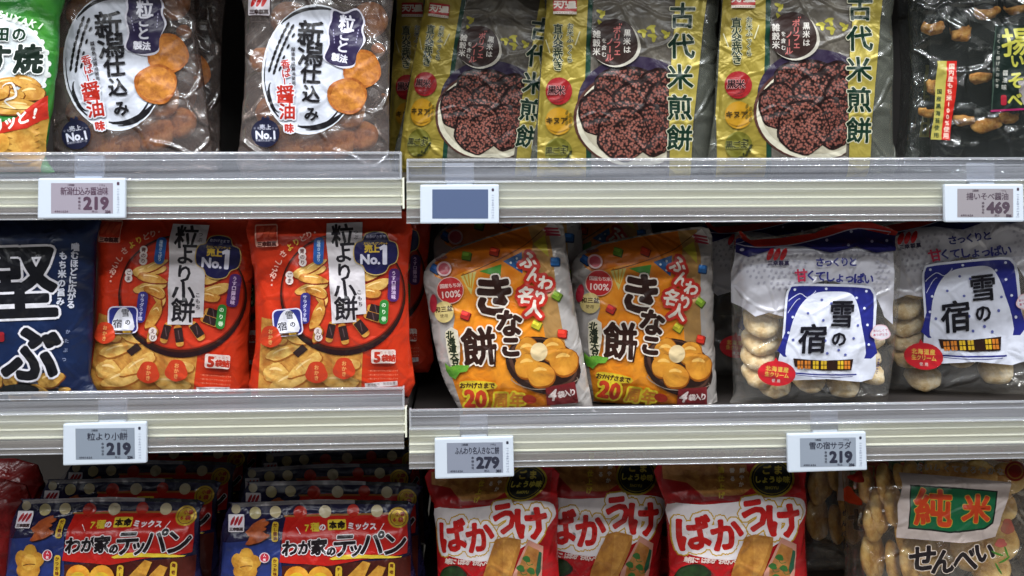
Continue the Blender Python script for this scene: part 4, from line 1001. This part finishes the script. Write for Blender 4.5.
# ---- 9 griddle mix, red and navy
def teppan():
    s = Sheet('snack_bag', 'navy and red bag of griddle mix crackers, front right of the bottom left shelf', 'snack bag', 'navy and red griddle mix bags', 321, zBL, 48, RAD(16), crop=(210, 450, 4.573), T=24, R=32, seed=21, wr=1.1, seal=(9, 0))
    s.body([(98, 250), (110, 238), (500, 232), (905, 234), (916, 300), (925, 500), (928, 1000), (500, 1010), (45, 1000), (42, 560), (62, 330)], ink('#201c3c', .25, 0, .45, '#1a1830', 12))
    s.part('seal_strip'); s.P([(100, 243), (500, 225), (662, 228), (662, 245), (400, 248), (104, 262)], ink('#8c8688', .25, .3, .5)); s.P([(662, 228), (905, 232), (908, 248), (662, 246)], ink('#141216', .25))
    for i in range(9): s.L([(180 + i * 50, 246 - i * 1.4), (220 + i * 50, 245 - i * 1.4)], 2, '#5a5458', sm=0)
    s.part('blue_panel'); s.P([(60, 420), (320, 400), (330, 560), (420, 620), (46, 640)], ink('#2a3872', .28, 0, .3, '#20285a', 20)); s.P([(330, 530), (918, 480), (925, 990), (330, 990)], ink('#4a1c14', .28, 0, .3, '#3a1410', 20))
    s.part('title_panel')
    s.P([(348, 298), (500, 290), (900, 296), (906, 400), (902, 470), (700, 500), (540, 530), (318, 514), (330, 420)], ink('#a81c16', .28, 0, .3))
    s.part('dumpling_print')
    s.L([(340, 302), (560, 296), (822, 290)], 9, '#8a5a2a', sm=0)
    for x, y, r, c_ in ((120, 270, 21, '#a89a7c'), (208, 287, 27, '#aa9c70'), (300, 282, 26, '#b8a882'), (413, 286, 31, '#a8281c'), (527, 281, 28, '#bcae90'), (655, 276, 28, '#a8281c'), (764, 278, 27, '#c0b290')): s.E(x, y, r, r * 1.05, ink(c_, .25), 0, 16)
    s.E(861, 308, 47, 48, foil('#b4922c', .3, .3)); s.E(861, 308, 38, 39, '#5a2c16'); s.E(861, 308, 35, 36, foil('#b4922c', .3, .3)); s.T('小袋', (858, 292), (880, 292), 20, '#8c2218', bold=1.2); s.T('6袋', (844, 318), (872, 318), 24, '#8c2218', bold=1.2)
    s.part('slogan'); YL = ink('#c8ac34')
    s.Rr(581, 341, 84, 48, YL, -2, 6)
    s.T('7種', (444, 356), (481, 352), 42, YL, bold=1.1); s.T('の', (515, 352), (515, 352), 34, '#d6ccd0', bold=1.4); s.T('本命', (562, 343), (601, 341), 37, '#1c1214', bold=1.8); s.T('ミックス', (645, 346), (746, 348), 34, '#d6ccd0', bold=1.5)
    s.L([(395, 352), (415, 384)], 6, '#d6ccd0', taper=True); s.L([(796, 334), (778, 366)], 6, '#d6ccd0', taper=True)
    s.part('title_lettering')
    s.P([(560, 490), (640, 476), (880, 484), (820, 494), (700, 494), (560, 502)], YL, sm=2)
    D = ink('#171014'); W_ = ink('#cfc6c8')
    for ch, x, y, z in (('わ', 366, 450, 76), ('が', 436, 446, 66), ('家', 500, 444, 78), ('の', 555, 462, 44), ('テ', 616, 436, 116), ('ッ', 668, 452, 72), ('パ', 742, 430, 118), ('ン', 848, 430, 122)):
        s.T(ch, (x, y), (x, y), z, D, bold=3.4, out=[(3.6, W_)], word=True, shear=.12, ang=-4)
    s.part('cracker_picture')
    OR = ink('#a8542a', .35, 0, .3, '#7a3418', 110); YE = ink('#bd8c34', .35, 0, .3, '#9a6420', 80); DO = ink('#c06c1c', .3, 0, .3, '#d09a34', 40)
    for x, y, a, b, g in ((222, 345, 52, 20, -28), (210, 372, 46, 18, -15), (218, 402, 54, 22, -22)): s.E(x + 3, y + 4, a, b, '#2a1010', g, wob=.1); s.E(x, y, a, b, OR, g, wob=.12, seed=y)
    for k in range(5):
        t = 2 * math.pi * k / 5 - 1.5; s.E(166 + 36 * math.cos(t), 520 + 40 * math.sin(t), 34, 34, YE, 0, 14, wob=.05, seed=k)
    s.E(166, 520, 34, 34, ink('#c89c44', .35, 0, .3, '#a87428', 80)); s.L([(140, 535), (168, 528), (195, 530)], 4, '#5a3414')
    for x in (398, 506): s.E(x, 585, 58, 56, DO, 0, 20); s.E(x, 590, 36, 32, '#c9a42c', 0, 16)
    for x, y in ((690, 545), (760, 565)): s.P([(x - 60, y + 30), (x + 10, y - 40), (x + 45, y - 30), (x + 20, y + 30), (x - 20, y + 60)], YE)
    for x, y in ((650, 650), (250, 660), (450, 720), (780, 690)): s.E(x, y, 70, 44, YE, -15, 16, wob=.1, seed=x)
    s.part('flavour_tags'); TG = ink('#b8962c')
    for x, y, h, t_ in ((300, 372, 92, 'だし醤油'), (299, 535, 92, 'かつお味'), (590, 570, 84, 'チーズ'), (831, 556, 90, '海老味')): s.Rr(x, y, 30, h, TG, 2, 12); s.T(t_, (x, y - h * .33), (x, y + h * .33), 18, '#5a2010', bold=.8)
    s.E(252, 490, 24, 24, '#c4b4bc'); s.E(252, 490, 20, 20, '#a82838'); s.T('人気', (252, 480), (252, 500), 14, '#d8c4c8', bold=.4)
    s.part('logo'); logo_mark(s, 123, 332, 72, red='#a01a26')
    s.end(); return s
T9 = teppan()
M1 = placed(T9, (123, 330), (845, 430), (23, 519.5), (180.4, 540.7), 48, RAD(16))
copy_tree(T9.root, M1, 'navy and red bag of griddle mix crackers, front left of the bottom left shelf')
for k, (d, Yb, rise, l) in enumerate(((4, 97, 0, 'griddle mix bag directly behind the front right one'), (-6, 146, 0, 'griddle mix bag third back behind the front right one'), (6, 196, 0, 'griddle mix bag fourth back behind the front right one'), (-2, 246, 0, 'griddle mix bag furthest back behind the front right one'))):
    copy_tree(T9.root, T9.matrix(Vector((T9.O.x + d, Yb, zBL + rise))) @ Matrix.Rotation(RAD((-1, 1, 2, 0)[k]), 4, 'Z'), l)
for k, (Yb, rise, l) in enumerate(((98, 0, 'griddle mix bag directly behind the front left one'), (148, 0, 'griddle mix bag third back behind the front left one'), (200, 0, 'griddle mix bag fourth back behind the front left one'), (252, 0, 'griddle mix bag furthest back behind the front left one'))):
    copy_tree(T9.root, Matrix.Translation(Vector((4 + k * 4, Yb - 48, rise)) * S) @ M1, l)
def red_plain():
    s = Sheet('snack_bag', 'dark red bag cut off at the left edge of the bottom row', 'snack bag', None, -62, zBL, 112, RAD(12), crop=(0, 450, 4.573), T=22, seed=23)
    s.body([(-700, 150), (-300, 140), (120, 160), (125, 500), (60, 1000), (-700, 1000)], ink('#7a1416', .3, 0, .4, '#8c1a18', 20))
    s.end()
    return s
RP = red_plain()
copy_tree(RP.root, RP.matrix(Vector((RP.O.x - 16, 170, zBL))), 'dark red bag behind the one at the left edge of the bottom row', 'dark red bags at the left edge')
RP.root['group'] = 'dark red bags at the left edge'

# ---- 10 bakauke
def baka():
    s = Sheet('snack_bag', 'red bag with bubbly red lettering on white, rightmost of three in the bottom row', 'snack bag', 'red bags with bubbly lettering', 735, zB, 46, RAD(13), crop=(650, 450, 4.572), T=26, R=36, seed=25, wr=1.0, seal=(12, 0))
    s.body([(40, 60), (360, 50), (690, 60), (702, 160), (712, 245), (704, 400), (716, 620), (725, 1000), (400, 1010), (85, 1000), (88, 560), (72, 260), (46, 180)], ink('#a81a1e', .25, 0, .4, '#981418', 10))
    s.part('cracker_picture'); TN = ink('#b8824a', .35, 0, .4, '#8a5628', 60)
    s.P([(52, 70), (360, 60), (680, 70), (690, 190), (480, 230), (260, 235), (80, 235), (52, 170)], ink('#8c1618', .3))
    s.P([(55, 70), (360, 62), (440, 66), (470, 170), (420, 205), (250, 215), (170, 150), (120, 140), (60, 130)], TN)
    for x, y, g in ((290, 140, -30), (360, 175, 10), (210, 120, 20), (410, 150, -50)): s.E(x, y, 62, 26, ink('#b07c3c', .35, 0, .4, '#845024', 80), g, wob=.08, seed=x)
    s.part('white_band'); s.P([(78, 246), (240, 250), (400, 236), (480, 224), (600, 214), (690, 222), (710, 262), (700, 310), (640, 392), (520, 460), (400, 498), (330, 502), (230, 488), (150, 466), (112, 440), (92, 350)], ink('#cfc6c8', .28), sm=3)
    s.part('title_lettering')
    RD = ink('#b01c1a', .25); GD = ink('#b8922a', .25); W_ = ink('#d8ced0')
    spec = (('ば', 204, 386, 166, -8), ('か', 354, 388, 156, -10), ('う', 478, 300, 162, -14), ('け', 614, 326, 164, -8))
    for wdt, m in ((22, GD), (16, W_), (0, RD)):
        for ch, x, y, z, a in spec: s.T(ch, (x, y), (x, y), z, m, bold=7 + wdt, word=True, ang=a)
    s.part('tagline'); s.T('無限に“はまる”おせんべい', (168, 500), (402, 512), 27, '#cfb6ae', bold=1, ang=[14, 12, 8, 5, 2, 0, -3, -6, -8, -10, -12, -14, -14])
    s.part('flavour_badge')
    s.E(556, 128, 104, 90, foil('#a8902c', .3, .4)); s.E(556, 128, 94, 81, '#17181a'); s.E(556, 128, 86, 74, foil('#8a7a28', .3, .4)); s.E(556, 128, 83, 71, '#1a1c1c')
    s.T('ごま', (530, 90), (584, 90), 44, '#b8a440', bold=1.6); s.T('しょうゆ味', (492, 134), (622, 134), 33, '#c2b44c', bold=1.4, out=[(1.5, '#0c0c0c')]); s.T('SHOYU', (556, 172), (556, 172), 18, '#9a8c3a', word=True, bold=.6)
    s.part('side_lettering'); s.T('醤油仕上げ', (322, 50), (326, 206), 30, '#c4a838', bold=1.4); s.T('香る', (374, 92), (376, 130), 24, '#cfc2b4', bold=1); s.T('鮮やか', (420, 92), (416, 156), 24, '#cfc2b4', bold=1)
    s.part('cracker_pack_picture')
    s.E(192, 566, 86, 44, '#16220f', -8, wob=.05); s.E(192, 562, 74, 34, ink('#25401c', .4, 0, .3, '#16260f', 90), -8); 
    s.P([(432, 398), (480, 384), (562, 398), (560, 440), (510, 580), (470, 760), (330, 760), (372, 560)], ink('#b07a34', .35, 0, .35, '#8a5420', 70)); s.P([(470, 400), (556, 402), (498, 560), (470, 590)], ink('#bd8a42', .35, 0, .35, '#99632a', 70))
    s.P([(600, 398), (668, 430), (660, 560), (640, 700), (500, 700), (520, 560)], ink('#b27c6c', .3, 0, .4)); s.P([(598, 425), (650, 450), (640, 560), (620, 700), (520, 700), (545, 540)], ink('#a8743c', .35, 0, .35, '#8a5424', 70))
    for x, y in ((590, 490), (610, 540), (560, 530), (575, 580)): s.E(x, y, 20, 14, ink('#2f5a28'), 20, 12, wob=.1); s.L([(x, y + 12), (x + 8, y + 26), (x + 30, y + 20)], 3, '#2f5a28')
    s.P([(650, 455), (662, 460), (655, 540), (640, 565), (632, 545)], '#1f4a34')
    s.end(); return s
B10 = baka()
M2 = placed(B10, (205, 386), (612, 326), (560.6, 528.6), (643.5, 519.5), 86, RAD(12), RAD(6), sx=.92)
copy_tree(B10.root, M2, 'red bag with bubbly red lettering on white, middle of three in the bottom row')
M3 = placed(B10, (205, 386), (612, 326), (452.7, 537.5), (531, 524.4), 50, RAD(13), RAD(-8), sx=.92)
copy_tree(B10.root, M3, 'red bag with bubbly red lettering on white, leftmost of three in the bottom row')
for d, yy, l in ((0, 150, 'rightmost'), (-112, 196, 'middle'), (-222, 150, 'leftmost')):
    copy_tree(B10.root, B10.matrix(Vector((B10.O.x + d, yy, zB))) @ Matrix.Diagonal((.9, 1, 1, 1)), 'red and brown bag standing behind the %s bubbly-lettered bag' % l)

# ---- 11 plain rice senbei, clear bag
PALE = crackermat('pale_senbei', '#c08a3c', '#e6bc6c', '#f8e2a4', 45, .8)
def senbei():
    s = Sheet('snack_bag', 'clear bag of pale round crackers with green and red sticker at the bottom right', 'snack bag', 'clear bags of pale round crackers', 935, zB, 64, RAD(12), crop=(810, 450, 4.57), T=42, R=16, seed=28, wr=1.2)
    s.body([(182, 20), (560, 10), (958, 25), (955, 300), (950, 600), (948, 1010), (560, 1015), (165, 1010), (168, 600), (176, 300)], clear('clear_senbei_bag', '#f8f2ea', '#c9c0b6', 0.06, 0.12, 0.09, 0.9, 28))
    s.part('title_sticker')
    s.P([(408, 103), (660, 122), (918, 147), (905, 220), (876, 300), (846, 396), (760, 418), (690, 425), (540, 412), (394, 400), (400, 250)], ink('#c2b2ac', .45, 0, .5))
    s.P([(457, 158), (660, 170), (858, 187), (850, 260), (836, 336), (800, 362), (640, 380), (540, 368), (446, 360)], '#15201a'); s.P([(464, 166), (660, 177), (851, 193), (843, 260), (830, 330), (796, 355), (640, 372), (540, 360), (453, 353)], ink('#15603a', .35))
    for ch, x, y, z in (('純', 562, 270, 176), ('米', 762, 272, 136)): s.T(ch, (x, y), (x, y), z, ink('#c2401c', .35), bold=5.2, out=[(3, '#c09a34')], word=True, ang=3)
    s.part('title_lettering')
    for ch, x, y, z, a in (('せ', 512, 498, 132, -3), ('ん', 610, 512, 122, 0), ('べ', 706, 502, 128, -4), ('い', 800, 470, 96, -8)): s.T(ch, (x, y), (x, y), z, '#1c1618', bold=5, out=[(3.4, '#c4b4a6')], word=True, ang=a, shear=.1)
    s.part('slogan'); s.T('おいしくてまろやかな', (500, 76), (872, 98), 36, '#cfc2b4', bold=1.2, ang=4); s.T('せんべい', (208, 318), (208, 470), 34, '#241c1a', bold=1.2)
    s.E(936, 96, 46, 46, '#a02a22'); s.E(936, 96, 36, 36, '#c08a3c'); s.E(936, 96, 30, 30, '#a02a22')
    s.E(228, 128, 20, 30, '#a82a1c', wob=.15); s.E(222, 232, 18, 42, '#b03a1c', -10, wob=.15)
    s.part('leaf_print'); 
    for x, y, a in ((855, 470, 20), (885, 500, -30), (860, 540, 60), (895, 460, 70)): s.L([(x - 30 * math.cos(RAD(a)), y - 30 * math.sin(RAD(a))), (x, y + 4), (x + 30 * math.cos(RAD(a)), y + 30 * math.sin(RAD(a)))], 10, ink('#3c6a26'), taper=True)
    s.E(900, 350, 30, 36, ink('#a04a3c', .4, 0, .4, '#8a5a4a', 60), wob=.1); s.E(870, 425, 26, 20, '#a4524a', wob=.1)
    s.end(); return s
S11 = senbei()
SB = []
for i, (x, y, r, d, rz, l) in enumerate(((899, 476, 20, 50, 60, 'top left'), (885, 484, 24, 44, 52, 'upper left'), (880, 510, 26, 42, 48, 'leftmost'), (893, 505, 24, 46, 50, 'second from the left'), (873, 556, 27, 40, 40, 'lower left corner'), (893, 562, 24, 50, 55, 'lower centre left'), (912, 560, 26, 42, 40, 'bottom centre'),
        (936, 474, 20, 46, 20, 'top centre'), (958, 478, 20, 52, 10, 'top centre right'), (980, 476, 19, 46, -12, 'top right'), (945, 545, 25, 54, 18, 'behind the black lettering'), (972, 548, 27, 42, 8, 'lower right'), (998, 540, 22, 46, -20, 'right edge'), (998, 505, 20, 48, -25, 'upper right edge'), (912, 478, 20, 56, 40, 'behind the top left one'), (873, 522, 22, 40, 45, 'far left'), (903, 532, 24, 44, 52, 'centre left'), (926, 556, 24, 42, 30, 'bottom, left of centre'), (990, 566, 22, 42, -10, 'bottom right corner'), (866, 486, 20, 44, 50, 'top left corner'), (1008, 478, 18, 44, -20, 'top right corner'), (922, 520, 24, 56, 40, 'behind the sticker'))):
    SB.append((disc_in(S11, x, y, (8, -2, 4)[i % 3] if d < 50 else -12, r, 5.5, (math.sin(RAD(rz)), .08, math.cos(RAD(rz))), PALE, 'pale golden cracker on edge, %s in the green-stickered bag' % l, 'pale round crackers in clear bags', i + 3, lump=.05), l))
M = S11.matrix(Vector((S11.O.x - 28, 156, zB)))
clone_with(S11, M, 'clear bag of pale round crackers standing behind the green-stickered bag', SB, 'pale golden cracker on edge, %s, behind the green-stickered bag')
M = S11.matrix(Vector((S11.O.x + 244, 172, zB)))
copy_tree(S11.root, M, 'clear cracker bag cut off at the bottom right corner')

# ------------------------------------------------------------------ soft bags settle on the shelf under them
bpy.context.view_layer.update()
for o in [x for x in COL.objects if x.parent is None and x.name.startswith('snack_bag')]:
    M = o.matrix_world; Mi = M.inverted()
    rows = sorted((zUL, zLL, zBL, zUL + 288) if M.translation.x * 1000 < SEAM else (zUR, zLR, zB, zUR + 288))
    zz = min(rows[:3], key=lambda z: abs(z - M.translation.z * 1000)); top = rows[rows.index(zz) + 1] - 25; zz += 0.3
    gap = lambda x: (M @ Vector((x, 0.0006, 0))).z * 1000 - zz
    for c in o.children:
        hit = False; new = []
        for v in c.data.vertices:
            w_ = M @ v.co; g_ = gap(v.co.x); f_ = max(0.0, 1 - v.co.y * 1000 / 80)
            if g_ > 1 and g_ < 80 and f_ > 0: w_.z -= g_ * f_ * S; hit = True
            if w_.z * 1000 > top: w_.z = top * S; hit = True
            if w_.z * 1000 < zz: w_.z = zz * S; hit = True
            new.append(Mi @ w_)
        if hit:
            c.data = c.data.copy()
            for v, q in zip(c.data.vertices, new): v.co = q
for o in COL.objects:
    if o.get('category') == 'rice cracker' and 'right white-topped' in o['label'] and 'bottom' in o['label']: o.location.z -= 0.018
